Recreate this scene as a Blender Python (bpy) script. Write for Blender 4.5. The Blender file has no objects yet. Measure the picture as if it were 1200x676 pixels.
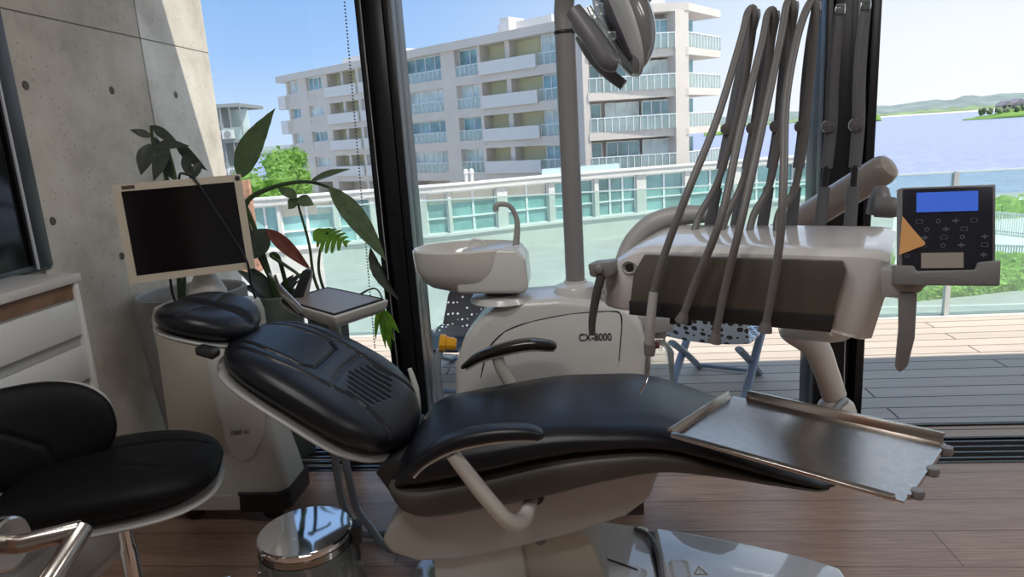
import bpy, bmesh, math, random
from mathutils import Vector, Matrix
random.seed(7)
PI=math.pi
sc=bpy.context.scene
COL=sc.collection
# ------------------------------------------------------------ camera
FPX=804.0; EYE=1.45
_a,_p,_r=math.radians(6.0),math.radians(12.4),math.radians(3.6)
FW=Vector((-math.sin(_a)*math.cos(_p),math.cos(_a)*math.cos(_p),-math.sin(_p)))
_r0=Vector((math.cos(_a),math.sin(_a),0)); _u0=_r0.cross(FW)
UP=_u0*math.cos(_r)+_r0*math.sin(_r)
RT=_r0*math.cos(_r)-_u0*math.sin(_r)
CAMP=Vector((0,0,EYE))
cd=bpy.data.cameras.new('camera'); cam=bpy.data.objects.new('camera',cd); COL.objects.link(cam)
cd.sensor_width=36.0; cd.lens=36.0*FPX/1200.0; cd.clip_start=0.02; cd.clip_end=6000
M3=Matrix((RT,UP,-FW)).transposed()
cam.matrix_world=Matrix.Translation(CAMP)@M3.to_4x4()
sc.camera=cam
# ------------------------------------------------------------ view
sc.view_settings.view_transform='Standard'; sc.view_settings.look='None'
sc.view_settings.exposure=0.0; sc.view_settings.gamma=1.0; sc.view_settings.use_curve_mapping=False
# ------------------------------------------------------------ world
W=bpy.data.worlds.new('sky'); sc.world=W; W.use_nodes=True
nt=W.node_tree; nt.nodes.clear()
def N(nt,t,**k):
    n=nt.nodes.new(t)
    for a,b in k.items(): setattr(n,a,b)
    return n
tc=N(nt,'ShaderNodeTexCoord'); sp=N(nt,'ShaderNodeSeparateXYZ'); nt.links.new(tc.outputs['Generated'],sp.inputs[0])
def ramp(nt,stops):
    r=N(nt,'ShaderNodeValToRGB'); e=r.color_ramp.elements
    while len(e)<len(stops): e.new(0.5)
    for i,(p,c) in enumerate(stops): e[i].position=p; e[i].color=(*c,1)
    return r
rl=ramp(nt,[(0.0,(.62,.76,.95)),(.05,(.55,.73,.98)),(.12,(.38,.60,.96)),(.22,(.28,.50,.90)),(.5,(.33,.53,.88)),(1,(.32,.48,.78))])
rr=ramp(nt,[(0.0,(1.0,1.0,1.0)),(.08,(.97,.98,1.0)),(.2,(.80,.89,1.0)),(.5,(.55,.70,.93)),(1,(.34,.50,.80))])
nt.links.new(sp.outputs['Z'],rl.inputs[0]); nt.links.new(sp.outputs['Z'],rr.inputs[0])
mr=N(nt,'ShaderNodeMapRange',interpolation_type='SMOOTHSTEP'); mr.inputs['From Min'].default_value=-.35; mr.inputs['From Max'].default_value=.50
nt.links.new(sp.outputs['X'],mr.inputs['Value'])
mx=N(nt,'ShaderNodeMix',data_type='RGBA'); nt.links.new(mr.outputs[0],mx.inputs[0]); nt.links.new(rl.outputs[0],mx.inputs[6]); nt.links.new(rr.outputs[0],mx.inputs[7])
bg=N(nt,'ShaderNodeBackground'); bg.inputs[1].default_value=1.08; nt.links.new(mx.outputs[2],bg.inputs[0])
wo=N(nt,'ShaderNodeOutputWorld'); nt.links.new(bg.outputs[0],wo.inputs[0])
# ------------------------------------------------------------ sun, and fill lamps added to brighten the room
sd=bpy.data.lights.new('sun','SUN'); sd.energy=6.3; sd.angle=math.radians(.55); sd.color=(1.0,.93,.82)
so=bpy.data.objects.new('sun',sd); COL.objects.link(so)
so.rotation_euler=Vector((.50,-.27,1.0)).to_track_quat('Z','Y').to_euler()
FILL_LAMPS=[(-.5,.45),(2.0,.45),(-.5,1.35),(2.0,1.35)]
FILL_W=11.0
for x,y in FILL_LAMPS:
    l=bpy.data.lights.new('fill_light','AREA'); l.shape='RECTANGLE'; l.size=.9; l.size_y=.25; l.energy=FILL_W; l.color=(1,.975,.95)
    o=bpy.data.objects.new('fill_light',l); COL.objects.link(o); o.location=(x,y,2.62)
# ------------------------------------------------------------ pixel-ray helpers (1200x676 frame), always used with a real depth
def ray(x,y): return FW*FPX+RT*(x-600)-UP*(y-338)
def aY(x,y,Y): d=ray(x,y); return CAMP+d*(Y/d.y)
def aX(x,y,X): d=ray(x,y); return CAMP+d*(X/d.x)
def aZ(x,y,Z): d=ray(x,y); return CAMP+d*((Z-EYE)/d.z)
def aD(x,y,D): return CAMP+ray(x,y)*(D/FPX)
def aP(x,y,P0,n): d=ray(x,y); return CAMP+d*((Vector(P0)-CAMP).dot(n)/d.dot(n))
# ------------------------------------------------------------ materials
MATS={}
def mat(name,col,rough=.5,metal=0,spec=.5,noise=0,nscale=20,bump=0,bscale=200,emit=None,alpha=None,coat=0,sheen=0):
    if name in MATS: return MATS[name]
    m=bpy.data.materials.new(name); m.use_nodes=True; t=m.node_tree; b=t.nodes['Principled BSDF']
    b.inputs['Base Color'].default_value=(*col,1); b.inputs['Roughness'].default_value=rough; b.inputs['Metallic'].default_value=metal
    b.inputs['Specular IOR Level'].default_value=spec
    b.inputs['Coat Weight'].default_value=coat
    tcn=N(t,'ShaderNodeTexCoord')
    if noise:
        nz=N(t,'ShaderNodeTexNoise'); nz.inputs['Scale'].default_value=nscale; nz.inputs['Detail'].default_value=6
        t.links.new(tcn.outputs['Object'],nz.inputs['Vector'])
        r=ramp(t,[(.3,tuple(c*(1-noise) for c in col)),(.7,tuple(min(1,c*(1+noise)) for c in col))])
        t.links.new(nz.outputs['Fac'],r.inputs[0]); t.links.new(r.outputs[0],b.inputs['Base Color'])
    if bump:
        nb=N(t,'ShaderNodeTexNoise'); nb.inputs['Scale'].default_value=bscale; nb.inputs['Detail'].default_value=4
        t.links.new(tcn.outputs['Object'],nb.inputs['Vector'])
        bp=N(t,'ShaderNodeBump'); bp.inputs['Strength'].default_value=bump; bp.inputs['Distance'].default_value=.01
        t.links.new(nb.outputs['Fac'],bp.inputs['Height']); t.links.new(bp.outputs[0],b.inputs['Normal'])
    if emit: b.inputs['Emission Color'].default_value=(*emit[0],1); b.inputs['Emission Strength'].default_value=emit[1]
    MATS[name]=m; return m
def glassmat(name,tint,refl=.07,rough=.0,haze=0):
    m=bpy.data.materials.new(name); m.use_nodes=True; t=m.node_tree; t.nodes.clear()
    tr=N(t,'ShaderNodeBsdfTransparent'); tr.inputs[0].default_value=(*tint,1)
    gl=N(t,'ShaderNodeBsdfGlossy'); gl.inputs['Roughness'].default_value=rough; gl.inputs['Color'].default_value=(1,1,1,1)
    fr=N(t,'ShaderNodeFresnel'); fr.inputs[0].default_value=1.45
    ml=N(t,'ShaderNodeMath',operation='MULTIPLY'); ml.inputs[1].default_value=refl/.034*.5; t.links.new(fr.outputs[0],ml.inputs[0])
    mi=N(t,'ShaderNodeMixShader'); t.links.new(ml.outputs[0],mi.inputs[0]); t.links.new(tr.outputs[0],mi.inputs[1]); t.links.new(gl.outputs[0],mi.inputs[2])
    out=mi
    if haze:
        df=N(t,'ShaderNodeBsdfDiffuse'); df.inputs[0].default_value=(.75,.9,.86,1)
        m2=N(t,'ShaderNodeMixShader'); m2.inputs[0].default_value=haze; t.links.new(mi.outputs[0],m2.inputs[1]); t.links.new(df.outputs[0],m2.inputs[2]); out=m2
    o=N(t,'ShaderNodeOutputMaterial'); t.links.new(out.outputs[0],o.inputs[0]); MATS[name]=m; return m
leather=mat('black_leather',(.008,.009,.013),.34,spec=.36,bump=.06,bscale=350)
leather2=mat('matte_black_leather',(.006,.006,.007),.55,spec=.14,bump=.08,bscale=350)
vinyl=mat('grey_vinyl',(.065,.060,.052),.5,bump=.05,bscale=300)
white=mat('white_plastic',(.71,.71,.69),.28,spec=.5,coat=.3)
offwhite=mat('offwhite_plastic',(.56,.55,.51),.35,coat=.2)
beige=mat('beige_plastic',(.50,.46,.39),.4)
greyp=mat('grey_plastic',(.20,.20,.205),.4)
greyp2=mat('light_grey_plastic',(.38,.38,.375),.4)
taupe=mat('taupe_drawer_plastic',(.095,.086,.072),.30,coat=.2)
dark=mat('dark_plastic',(.02,.02,.022),.4)
black=mat('black_metal',(.008,.009,.013),.35)
chrome=mat('chrome',(.78,.78,.80),.05,metal=1)
steel=mat('brushed_steel',(.50,.455,.41),.22,metal=1,noise=.06,nscale=60)
steel2=mat('satin_steel',(.5,.47,.44),.22,metal=1)
hose=mat('grey_hose_rubber',(.145,.14,.138),.45)
hosearm=mat('grey_hose_arm',(.125,.130,.145),.4)
screen_m=mat('dark_screen',(.004,.004,.006),.12,spec=.5)
yellow=mat('yellow_plastic',(.85,.42,.02),.4)
orange=mat('orange_paper',(.78,.42,.16),.7)
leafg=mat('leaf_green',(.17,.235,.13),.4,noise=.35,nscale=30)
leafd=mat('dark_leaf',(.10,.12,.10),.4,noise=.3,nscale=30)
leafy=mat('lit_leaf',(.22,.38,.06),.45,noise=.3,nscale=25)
leafr=mat('dry_red_leaf',(.26,.09,.07),.6,noise=.4,nscale=40)
stemm=mat('plant_stem',(.05,.09,.03),.5)
soil=mat('potting_soil',(.04,.03,.02),.9,noise=.4)
potm=mat('grey_white_pot',(.36,.36,.36),.5,noise=.05)
potg=mat('grey_green_pot',(.14,.17,.15),.5)
tube_m=mat('translucent_grey_tube',(.32,.36,.42),.2,spec=.6)
alu=mat('aluminium',(.55,.56,.57),.35,metal=1)
glass=glassmat('window_glass',(.97,.985,.99),.035)
bglass=glassmat('green_balustrade_glass',(.84,.95,.92),.05,haze=.09)
clearp=glassmat('clear_plastic',(.86,.88,.88),.10,rough=.05,haze=.10)
def leaf_trans(m,c,f=.35):
    t=m.node_tree; b=t.nodes['Principled BSDF']; o=[n for n in t.nodes if n.type=='OUTPUT_MATERIAL'][0]
    tl=N(t,'ShaderNodeBsdfTranslucent'); tl.inputs[0].default_value=(*c,1); mi=N(t,'ShaderNodeMixShader'); mi.inputs[0].default_value=f
    t.links.new(b.outputs[0],mi.inputs[1]); t.links.new(tl.outputs[0],mi.inputs[2]); t.links.new(mi.outputs[0],o.inputs[0])
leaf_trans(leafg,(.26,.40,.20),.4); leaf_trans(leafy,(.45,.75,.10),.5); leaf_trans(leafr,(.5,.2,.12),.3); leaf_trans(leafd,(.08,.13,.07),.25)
# concrete
def concrete():
    m=mat('board_concrete',(.47,.42,.36),.85); t=m.node_tree; b=t.nodes['Principled BSDF']; c=N(t,'ShaderNodeTexCoord')
    n1=N(t,'ShaderNodeTexNoise'); n1.inputs['Scale'].default_value=3.0; n1.inputs['Detail'].default_value=10; n1.inputs['Roughness'].default_value=.62
    n2=N(t,'ShaderNodeTexVoronoi'); n2.inputs['Scale'].default_value=30
    t.links.new(c.outputs['Object'],n1.inputs['Vector']); t.links.new(c.outputs['Object'],n2.inputs['Vector'])
    r=ramp(t,[(.34,(.46,.415,.35)),(.5,(.62,.565,.485)),(.68,(.72,.67,.59))]); t.links.new(n1.outputs['Fac'],r.inputs[0])
    r2=ramp(t,[(.0,(.30,.26,.22)),(.10,(.72,.69,.66)),(.2,(1,1,1))]); t.links.new(n2.outputs['Distance'],r2.inputs[0])
    mu=N(t,'ShaderNodeMix',data_type='RGBA',blend_type='MULTIPLY'); mu.inputs[0].default_value=.75
    t.links.new(r.outputs[0],mu.inputs[6]); t.links.new(r2.outputs[0],mu.inputs[7])
    s=N(t,'ShaderNodeSeparateXYZ'); t.links.new(c.outputs['Object'],s.inputs[0])
    d=N(t,'ShaderNodeMath',operation='SUBTRACT'); d.inputs[1].default_value=2.006; t.links.new(s.outputs['Z'],d.inputs[0])
    ab=N(t,'ShaderNodeMath',operation='ABSOLUTE'); t.links.new(d.outputs[0],ab.inputs[0])
    lt=N(t,'ShaderNodeMath',operation='LESS_THAN'); lt.inputs[1].default_value=.003; t.links.new(ab.outputs[0],lt.inputs[0])
    m2=N(t,'ShaderNodeMix',data_type='RGBA'); m2.inputs[7].default_value=(.16,.14,.12,1); t.links.new(lt.outputs[0],m2.inputs[0]); t.links.new(mu.outputs[2],m2.inputs[6])
    t.links.new(m2.outputs[2],b.inputs['Base Color'])
    bp=N(t,'ShaderNodeBump'); bp.inputs['Strength'].default_value=.3; bp.inputs['Distance'].default_value=.01; t.links.new(n1.outputs['Fac'],bp.inputs['Height']); t.links.new(bp.outputs[0],b.inputs['Normal'])
    return m
def planks(name,c1,c2,w,L,gap,gapc,rough,grain=.25,off=.37):
    m=mat(name,c1,rough); t=m.node_tree; b=t.nodes['Principled BSDF']; c=N(t,'ShaderNodeTexCoord')
    br=N(t,'ShaderNodeTexBrick'); br.offset=off; br.inputs['Scale'].default_value=1; br.inputs['Brick Width'].default_value=L; br.inputs['Row Height'].default_value=w
    br.inputs['Mortar Size'].default_value=gap; br.inputs['Mortar Smooth'].default_value=.1; br.inputs['Bias'].default_value=0
    br.inputs['Color1'].default_value=(*c1,1); br.inputs['Color2'].default_value=(*c2,1); br.inputs['Mortar'].default_value=(*gapc,1)
    t.links.new(c.outputs['Object'],br.inputs['Vector'])
    mp=N(t,'ShaderNodeMapping'); mp.inputs['Scale'].default_value=(1.2,14,1); t.links.new(c.outputs['Object'],mp.inputs[0])
    nz=N(t,'ShaderNodeTexNoise'); nz.inputs['Scale'].default_value=3; nz.inputs['Detail'].default_value=8; nz.inputs['Distortion'].default_value=1.4; t.links.new(mp.outputs[0],nz.inputs['Vector'])
    mp2=N(t,'ShaderNodeMapping'); mp2.inputs['Scale'].default_value=(1.0,7,1); t.links.new(c.outputs['Object'],mp2.inputs[0])
    wv=N(t,'ShaderNodeTexWave',wave_type='RINGS'); wv.inputs['Scale'].default_value=3.0; wv.inputs['Distortion'].default_value=9; wv.inputs['Detail'].default_value=3; t.links.new(mp2.outputs[0],wv.inputs['Vector'])
    r=ramp(t,[(.3,(1-grain,)*3),(.7,(1,1,1))]); t.links.new(nz.outputs['Fac'],r.inputs[0])
    r3=ramp(t,[(.0,(1-grain*.6,)*3),(.5,(1,1,1))]); t.links.new(wv.outputs['Fac'],r3.inputs[0])
    mu=N(t,'ShaderNodeMix',data_type='RGBA',blend_type='MULTIPLY'); mu.inputs[0].default_value=1; t.links.new(br.outputs['Color'],mu.inputs[6]); t.links.new(r.outputs[0],mu.inputs[7])
    mv=N(t,'ShaderNodeMix',data_type='RGBA',blend_type='MULTIPLY'); mv.inputs[0].default_value=1; t.links.new(mu.outputs[2],mv.inputs[6]); t.links.new(r3.outputs[0],mv.inputs[7])
    t.links.new(mv.outputs[2],b.inputs['Base Color']); return m
concm=concrete()
floorm=planks('wood_plank_floor',(.62,.405,.295),(.50,.325,.24),.21,1.9,.0016,(.06,.04,.03),.33,.30)
deckm=planks('deck_boards',(.62,.51,.43),(.54,.445,.38),.137,2.4,.005,(.07,.06,.055),.7,.15)
wallw=mat('white_paint',(.72,.70,.66),.8,bump=.05,bscale=80)
# ------------------------------------------------------------ object helpers
def setp(o,label=None,cat=None,group=None,kind=None):
    if label: o['label']=label
    if cat: o['category']=cat
    if group: o['group']=group
    if kind: o['kind']=kind
    return o
def thing(name,label,cat,loc=(0,0,0),group=None):
    o=bpy.data.objects.new(name,None); COL.objects.link(o); o.location=loc; o.empty_display_size=.05
    return setp(o,label,cat,group)
def rootloc(p):
    v=Vector((0,0,0))
    while p is not None: v+=p.location; p=p.parent
    return v
class MB:
    def __init__(s): s.v=[];s.f=[]
    def add(s,vs,fs):
        b=len(s.v); s.v+= [Vector(v) for v in vs]; s.f+=[tuple(i+b for i in f) for f in fs]; return s
    def box(s,lo,hi,ax=None):
        x0,y0,z0=lo;x1,y1,z1=hi
        vs=[(x0,y0,z0),(x1,y0,z0),(x1,y1,z0),(x0,y1,z0),(x0,y0,z1),(x1,y0,z1),(x1,y1,z1),(x0,y1,z1)]
        if ax: vs=[ax(Vector(v)) for v in vs]
        return s.add(vs,[(0,3,2,1),(4,5,6,7),(0,1,5,4),(1,2,6,5),(2,3,7,6),(3,0,4,7)])
    def prism(s,poly,fn,d0,d1):   # poly 2d, fn(a,b,d)->point
        n=len(poly); vs=[fn(a,b,d0) for a,b in poly]+[fn(a,b,d1) for a,b in poly]
        fs=[tuple(range(n))[::-1],tuple(range(n,2*n))]+[(i,(i+1)%n,n+(i+1)%n,n+i) for i in range(n)]
        return s.add(vs,fs)
    def sweep(s,pts,rad,n=12,smooth=6,flat=None,up=None,caps=True):
        P=catmull([Vector(p) for p in pts],smooth) if smooth>1 and len(pts)>2 else [Vector(p) for p in pts]
        if not hasattr(rad,'__len__'): R=[rad]*len(P)
        else:
            R=[]
            for i in range(len(P)):
                t=i/(len(P)-1)*(len(rad)-1); k=min(int(t),len(rad)-2); R.append(rad[k]+(rad[k+1]-rad[k])*(t-k))
        vs=[];u=None
        for i,p in enumerate(P):
            T=(P[min(i+1,len(P)-1)]-P[max(i-1,0)]).normalized()
            if u is None:
                u=Vector(up) if up is not None else (Vector((0,0,1)) if abs(T.z)<.9 else Vector((0,1,0)))
            u=(u-T*u.dot(T)); u=u.normalized() if u.length>1e-6 else T.orthogonal().normalized()
            b=T.cross(u)
            for k in range(n):
                a=2*PI*k/n; fa,fb=(1,1) if flat is None else flat
                vs.append(p+u*(math.cos(a)*R[i]*fa)+b*(math.sin(a)*R[i]*fb))
        m=len(P); fs=[(i*n+k,i*n+(k+1)%n,(i+1)*n+(k+1)%n,(i+1)*n+k) for i in range(m-1) for k in range(n)]
        if caps: fs+=[tuple(range(n))[::-1],tuple((m-1)*n+k for k in range(n))]
        return s.add(vs,fs)
    def lathe(s,prof,c=(0,0,0),n=32,axis=None,sx=1,sy=1,caps=True):   # prof (r,z)
        c=Vector(c); q=axis.to_track_quat('Z','Y') if axis is not None else None
        vs=[]
        for r,z in prof:
            for k in range(n):
                a=2*PI*k/n; v=Vector((r*math.cos(a)*sx,r*math.sin(a)*sy,z))
                if q: v=q@v
                vs.append(c+v)
        m=len(prof); fs=[(i*n+k,i*n+(k+1)%n,(i+1)*n+(k+1)%n,(i+1)*n+k) for i in range(m-1) for k in range(n)]
        if caps: fs+=[tuple(range(n))[::-1],tuple((m-1)*n+k for k in range(n))]
        return s.add(vs,fs)
    def loft(s,secs,caps=True):
        n=len(secs[0]); vs=[v for sec in secs for v in sec]; m=len(secs)
        fs=[(i*n+k,i*n+(k+1)%n,(i+1)*n+(k+1)%n,(i+1)*n+k) for i in range(m-1) for k in range(n)]
        if caps: fs+=[tuple(range(n))[::-1],tuple((m-1)*n+k for k in range(n))]
        return s.add(vs,fs)
    def build(s,name,m,parent=None,bevel=0,seg=2,smooth=True,angle=40,sub=0):
        off=rootloc(parent)
        me=bpy.data.meshes.new(name); me.from_pydata([v-off for v in s.v],[],s.f); me.update()
        bm=bmesh.new(); bm.from_mesh(me); bmesh.ops.recalc_face_normals(bm,faces=bm.faces)
        if bevel: 
            es=[e for e in bm.edges if len(e.link_faces)==2 and e.calc_face_angle(0)>math.radians(30)]
            bmesh.ops.bevel(bm,geom=es,offset=bevel,segments=seg,affect='EDGES',profile=.5,clamp_overlap=True)
        bm.to_mesh(me); bm.free()
        o=bpy.data.objects.new(name,me); COL.objects.link(o)
        if parent is not None: o.parent=parent
        if m is not None: me.materials.append(m)
        if smooth:
            me.polygons.foreach_set('use_smooth',[True]*len(me.polygons)); me.set_sharp_from_angle(angle=math.radians(angle))
        if sub:
            md=o.modifiers.new('sub','SUBSURF'); md.levels=sub; md.render_levels=sub
        return o
def catmull(P,k):
    out=[];n=len(P)
    for i in range(n-1):
        p0=P[max(i-1,0)];p1=P[i];p2=P[i+1];p3=P[min(i+2,n-1)]
        for j in range(k):
            t=j/k; out.append(.5*((2*p1)+(p2-p0)*t+(2*p0-5*p1+4*p2-p3)*t*t+(3*p1-p0-3*p2+p3)*t**3))
    out.append(P[-1]); return out
def interp(tab,x):
    if x<=tab[0][0]: return tab[0][1]
    for (a,b),(c,d) in zip(tab,tab[1:]):
        if x<=c: return b+(d-b)*(x-a)/(c-a)
    return tab[-1][1]
def smoothtab(tab,x):   # catmull interpolation of a table
    if x<=tab[0][0]: return tab[0][1]
    if x>=tab[-1][0]: return tab[-1][1]
    for i in range(len(tab)-1):
        if x<=tab[i+1][0]:
            t=(x-tab[i][0])/(tab[i+1][0]-tab[i][0]); p1=tab[i][1];p2=tab[i+1][1];p0=tab[max(i-1,0)][1];p3=tab[min(i+2,len(tab)-1)][1]
            return .5*((2*p1)+(p2-p0)*t+(2*p0-5*p1+4*p2-p3)*t*t+(3*p1-p0-3*p2+p3)*t**3)
def struct(name,mb,m,parent=None,**k):
    o=mb.build(name,m,parent,**k)
    if parent is None: o['kind']='structure'
    return o
def text(name,s,size,origin,ex,ey,m,parent,thick=.001,sx=1,bold=0):
    c=bpy.data.curves.new(name,'FONT'); c.body=s; c.size=size; c.extrude=thick; c.offset=bold
    t=bpy.data.objects.new('tmp',c); COL.objects.link(t)
    dg=bpy.context.evaluated_depsgraph_get(); me=bpy.data.meshes.new_from_object(t.evaluated_get(dg))
    bpy.data.objects.remove(t)
    ex=Vector(ex).normalized(); ey=Vector(ey).normalized(); ez=ex.cross(ey); off=rootloc(parent)
    for v in me.vertices: v.co=Vector(origin)+ex*v.co.x*sx+ey*v.co.y+ez*v.co.z-off
    me.materials.clear(); me.materials.append(m); me.name=name
    o=bpy.data.objects.new(name,me); COL.objects.link(o); o.parent=parent; return o
def segd(px,py,a,b):
    dx,dy=b[0]-a[0],b[1]-a[1]; L=dx*dx+dy*dy; t=0 if L==0 else max(0,min(1,((px-a[0])*dx+(py-a[1])*dy)/L))
    return math.hypot(px-a[0]-dx*t,py-a[1]-dy*t)
def cushion(fn,L,width,Tt,Tb,grooves=(),n=56,sq=3.2,p=3.0,extra=None):
    """pad mesh: fn(s,w,h)->point; s in [-L/2,L/2]; width(sn) half width; grooves [(polyline,depth,wid)]"""
    mb=MB(); vs=[];fs=[]
    for side in (1,-1):
        base=len(vs)
        for i in range(n+1):
            for j in range(n+1):
                a=-1+2*i/n; b=-1+2*j/n
                x=a*math.sqrt(1-b*b/2); y=b*math.sqrt(1-a*a/2); r=math.hypot(x,y)
                if r>1e-6:
                    c,s_=abs(x/r),abs(y/r); k=1/((c**sq+s_**sq)**(1/sq))
                else: k=1
                rr_=1-(1-r)**1.35 if r<1 else 1
                rr_=min(1,rr_)
                kk=1+(k-1)*r
                X=x*kk; Y=y*kk
                h=max(0,1-r**p)**.5
                S=X*L/2; Wd=Y*width(X)
                H=(Tt if side>0 else -Tb)*h
                if side>0:
                    for poly,dep,wid in grooves:
                        d=min(segd(S,Wd,poly[q],poly[q+1]) for q in range(len(poly)-1))
                        if d<wid*3: H-=dep*math.exp(-(d/wid)**2)*min(1,h*1.6)
                    if extra: H+=extra(S,Wd)*h
                vs.append(fn(S,Wd,H))
        for i in range(n):
            for j in range(n):
                q=(base+i*(n+1)+j,base+(i+1)*(n+1)+j,base+(i+1)*(n+1)+j+1,base+i*(n+1)+j+1)
                fs.append(q if side>0 else q[::-1])
    mb.add(vs,fs); return mb
def weld(o,d=1e-5):
    bm=bmesh.new(); bm.from_mesh(o.data); bmesh.ops.remove_doubles(bm,verts=bm.verts,dist=d); bmesh.ops.recalc_face_normals(bm,faces=bm.faces)
    bm.to_mesh(o.data); bm.free(); return o
# ============================================================ ROOM
struct('floor',MB().box((-3.2,-3.0,-.2),(4.2,2.81,0)),floorm,smooth=False)
gr=MB().box((-2.0,2.81,-.2),(4.2,3.06,-.06))
og=struct('floor_recess',gr,dark,smooth=False)
g=thing('floor_grille','long black slotted air grille set in the floor along the window','floor grille',(1.0,2.93,0))
fr=MB()
fr.box((-2.0,2.81,-.03),(4.2,2.826,.003)); fr.box((-2.0,3.044,-.03),(4.2,3.06,.003)); fr.build('frame',black,g,smooth=False)
for k in range(4):
    y=2.858+k*.052
    MB().box((-2.0,y-.006,-.045),(4.2,y+.006,.002)).build('slat',mat('grey_slat',(.16,.16,.17),.4,metal=.6),g,smooth=False)
struct('ceiling',MB().box((-3.2,-3.0,2.7),(4.2,3.22,3.0)),wallw,smooth=False)
struct('shadow_eave',MB().box((-.4,3.22,2.7),(4.2,3.39,3.0)),wallw,smooth=False)  # unseen overhang shading the deck, cut short so sun reaches the concrete wall
wl=struct('wall_left',MB().box((-2.25,2.36,-.3),(-2.0,3.81,3.0)),concm,smooth=False)
holes=[(2.445,1.745),(2.929,1.755),(3.422,1.763),(2.442,1.246),(2.796,1.048)]
holem=mat('tie_hole_shade',(.13,.115,.10),.95,noise=.3,nscale=60)
for y,z in holes:
    MB().lathe([(.0,.0012),(.009,.0015),(.013,.003),(.016,.001),(.017,0)],(-2.0,y,z),20,Vector((1,0,0))).build('tie_hole',holem,wl)
struct('wall_left_rear',MB().box((-2.25,-3.0,0),(-2.02,2.36,2.7)),wallw,smooth=False)
struct('wall_right',MB().box((4.0,-3.0,0),(4.2,3.3,2.7)),wallw,smooth=False)
struct('wall_back',MB().box((-3.2,-3.2,0),(4.2,-3.0,2.7)),wallw,smooth=False)
# dark framed glass on the left wall, above the counter
w3=bpy.data.objects.new('window_3',None); COL.objects.link(w3); w3.location=(-2.0,1.9,1.6); w3['kind']='structure'
MB().box((-2.02,1.0,1.085),(-2.0,2.305,2.65)).build('dark_pane',screen_m,w3,smooth=False)
f=MB(); f.box((-2.02,2.305,1.085),(-1.985,2.385,2.68)); f.box((-2.02,1.0,2.62),(-1.985,2.385,2.7)); f.box((-2.02,1.0,1.075),(-1.99,2.385,1.10))
f.build('window_frame',mat('charcoal_frame',(.035,.038,.045),.4),w3,bevel=.004)
MB().box((-1.985,2.300,1.085),(-1.978,2.308,2.65)).build('glass_edge',mat('pale_glass_edge',(.55,.56,.6),.3),w3,smooth=False)
# windows: three big panes and two black mullions
def pane(n,x0,x1):
    w=bpy.data.objects.new(n,None); COL.objects.link(w); w.location=((x0+x1)/2,3.2,0); w['kind']='structure'
    MB().box((x0,3.195,.0),(x1,3.205,2.7)).build('pane',glass,w,smooth=False)
    m=MB(); m.box((x0,3.188,-.02),(x1,3.212,.004)); m.box((x0,3.15,2.64),(x1,3.25,2.7)); m.build('window_frame',black,w,smooth=False)
pane('window_1',-2.0,-.92); pane('window_2',-.77,1.04); pane('window_4',1.25,4.0)
def mullion(n,x0,x1):
    m=MB(); m.box((x0,3.16,0),(x1,3.30,2.7))
    m.box((x0,3.10,0),(x0+.030,3.16,2.7)); m.box((x0+.045,3.12,0),(x1-.05,3.165,2.7)); m.box((x1-.035,3.08,0),(x1,3.16,2.7))
    o=struct(n,m,black,bevel=.003)
mullion('trim_1',-.935,-.77); mullion('trim_2',1.04,1.25)
# guide cords on the mullions
for nm,x in (('blind_guide_cord',-.905),('blind_guide_cord',1.165)):
    c=MB().sweep([(x,3.088,2.68),(x,3.088,1.2),(x+.004,3.088,.35),(x+.02,3.085,.05)],.0022,6).build(nm,mat('cord_white',(.5,.5,.5),.6))
    setp(c,'thin pale cord running down the left black window mullion' if x<0 else 'thin pale cord running down the right black window mullion','cord')
ch=MB(); x0=-.965
for k in range(150):
    z=2.66-k*.0145; c=Vector((x0-.0003*k,3.10,z))
    ch.lathe([(0,-.004),(.0035,-.0025),(.0045,0),(.0035,.0025),(0,.004)],c,6)
chn=ch.build('blind_chain',mat('bead_grey',(.12,.12,.13),.4)); setp(chn,'dark beaded blind chain hanging in front of the left window pane','blind chain')
# unseen ceiling fixtures added to house the fill lights
for i,(x,y) in enumerate(FILL_LAMPS):
    t=thing('fill_lamp',['added fill lamp nearest the middle of the rear wall','added fill lamp over the rear right of the room','added fill lamp directly over the patient chair','added fill lamp over the console side of the chair'][i],'lamp',(x,y,2.7),'added fill lamps')
    f=MB().box((x-.5,y-.17,2.64),(x+.5,y+.17,2.70)).build('housing',wallw,t,bevel=.004)
    MB().box((x-.46,y-.13,2.63),(x+.46,y+.13,2.64)).build('diffuser',mat('fill_diffuser',(.9,.9,.9),.5,emit=((1,.95,.9),.35)),t,smooth=False)
# ============================================================ TERRACE
struct('terrace_deck',MB().box((-2.0,3.06,-.25),(9,5.02,-.005)),deckm,smooth=False)
struct('terrace_edge',MB().box((-2.2,5.02,-.6),(9,5.16,-.0)),mat('pale_render',(.62,.58,.53),.8),smooth=False)
b=thing('glass_balustrade','greenish glass balustrade with slim posts at the far edge of the deck','balustrade',(1.0,5.08,0))
xs=[-1.99,-.1,1.25,2.607,4.4,6.3,8.2]
for i in range(len(xs)-1):
    MB().box((xs[i]+.003,5.075,.0),(xs[i+1]-.003,5.087,1.02)).build('glass_panel',bglass,b,smooth=False)
for x in xs[3:]:
    MB().box((x-.016,5.06,.0),(x+.016,5.10,1.03)).build('post',mat('post_white',(.6,.62,.62),.4),b,smooth=False)
MB().box((-1.99,5.072,1.02),(8.2,5.090,1.03)).build('top_edge',mat('glass_edge_top',(.72,.86,.84),.3),b,smooth=False)
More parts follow.
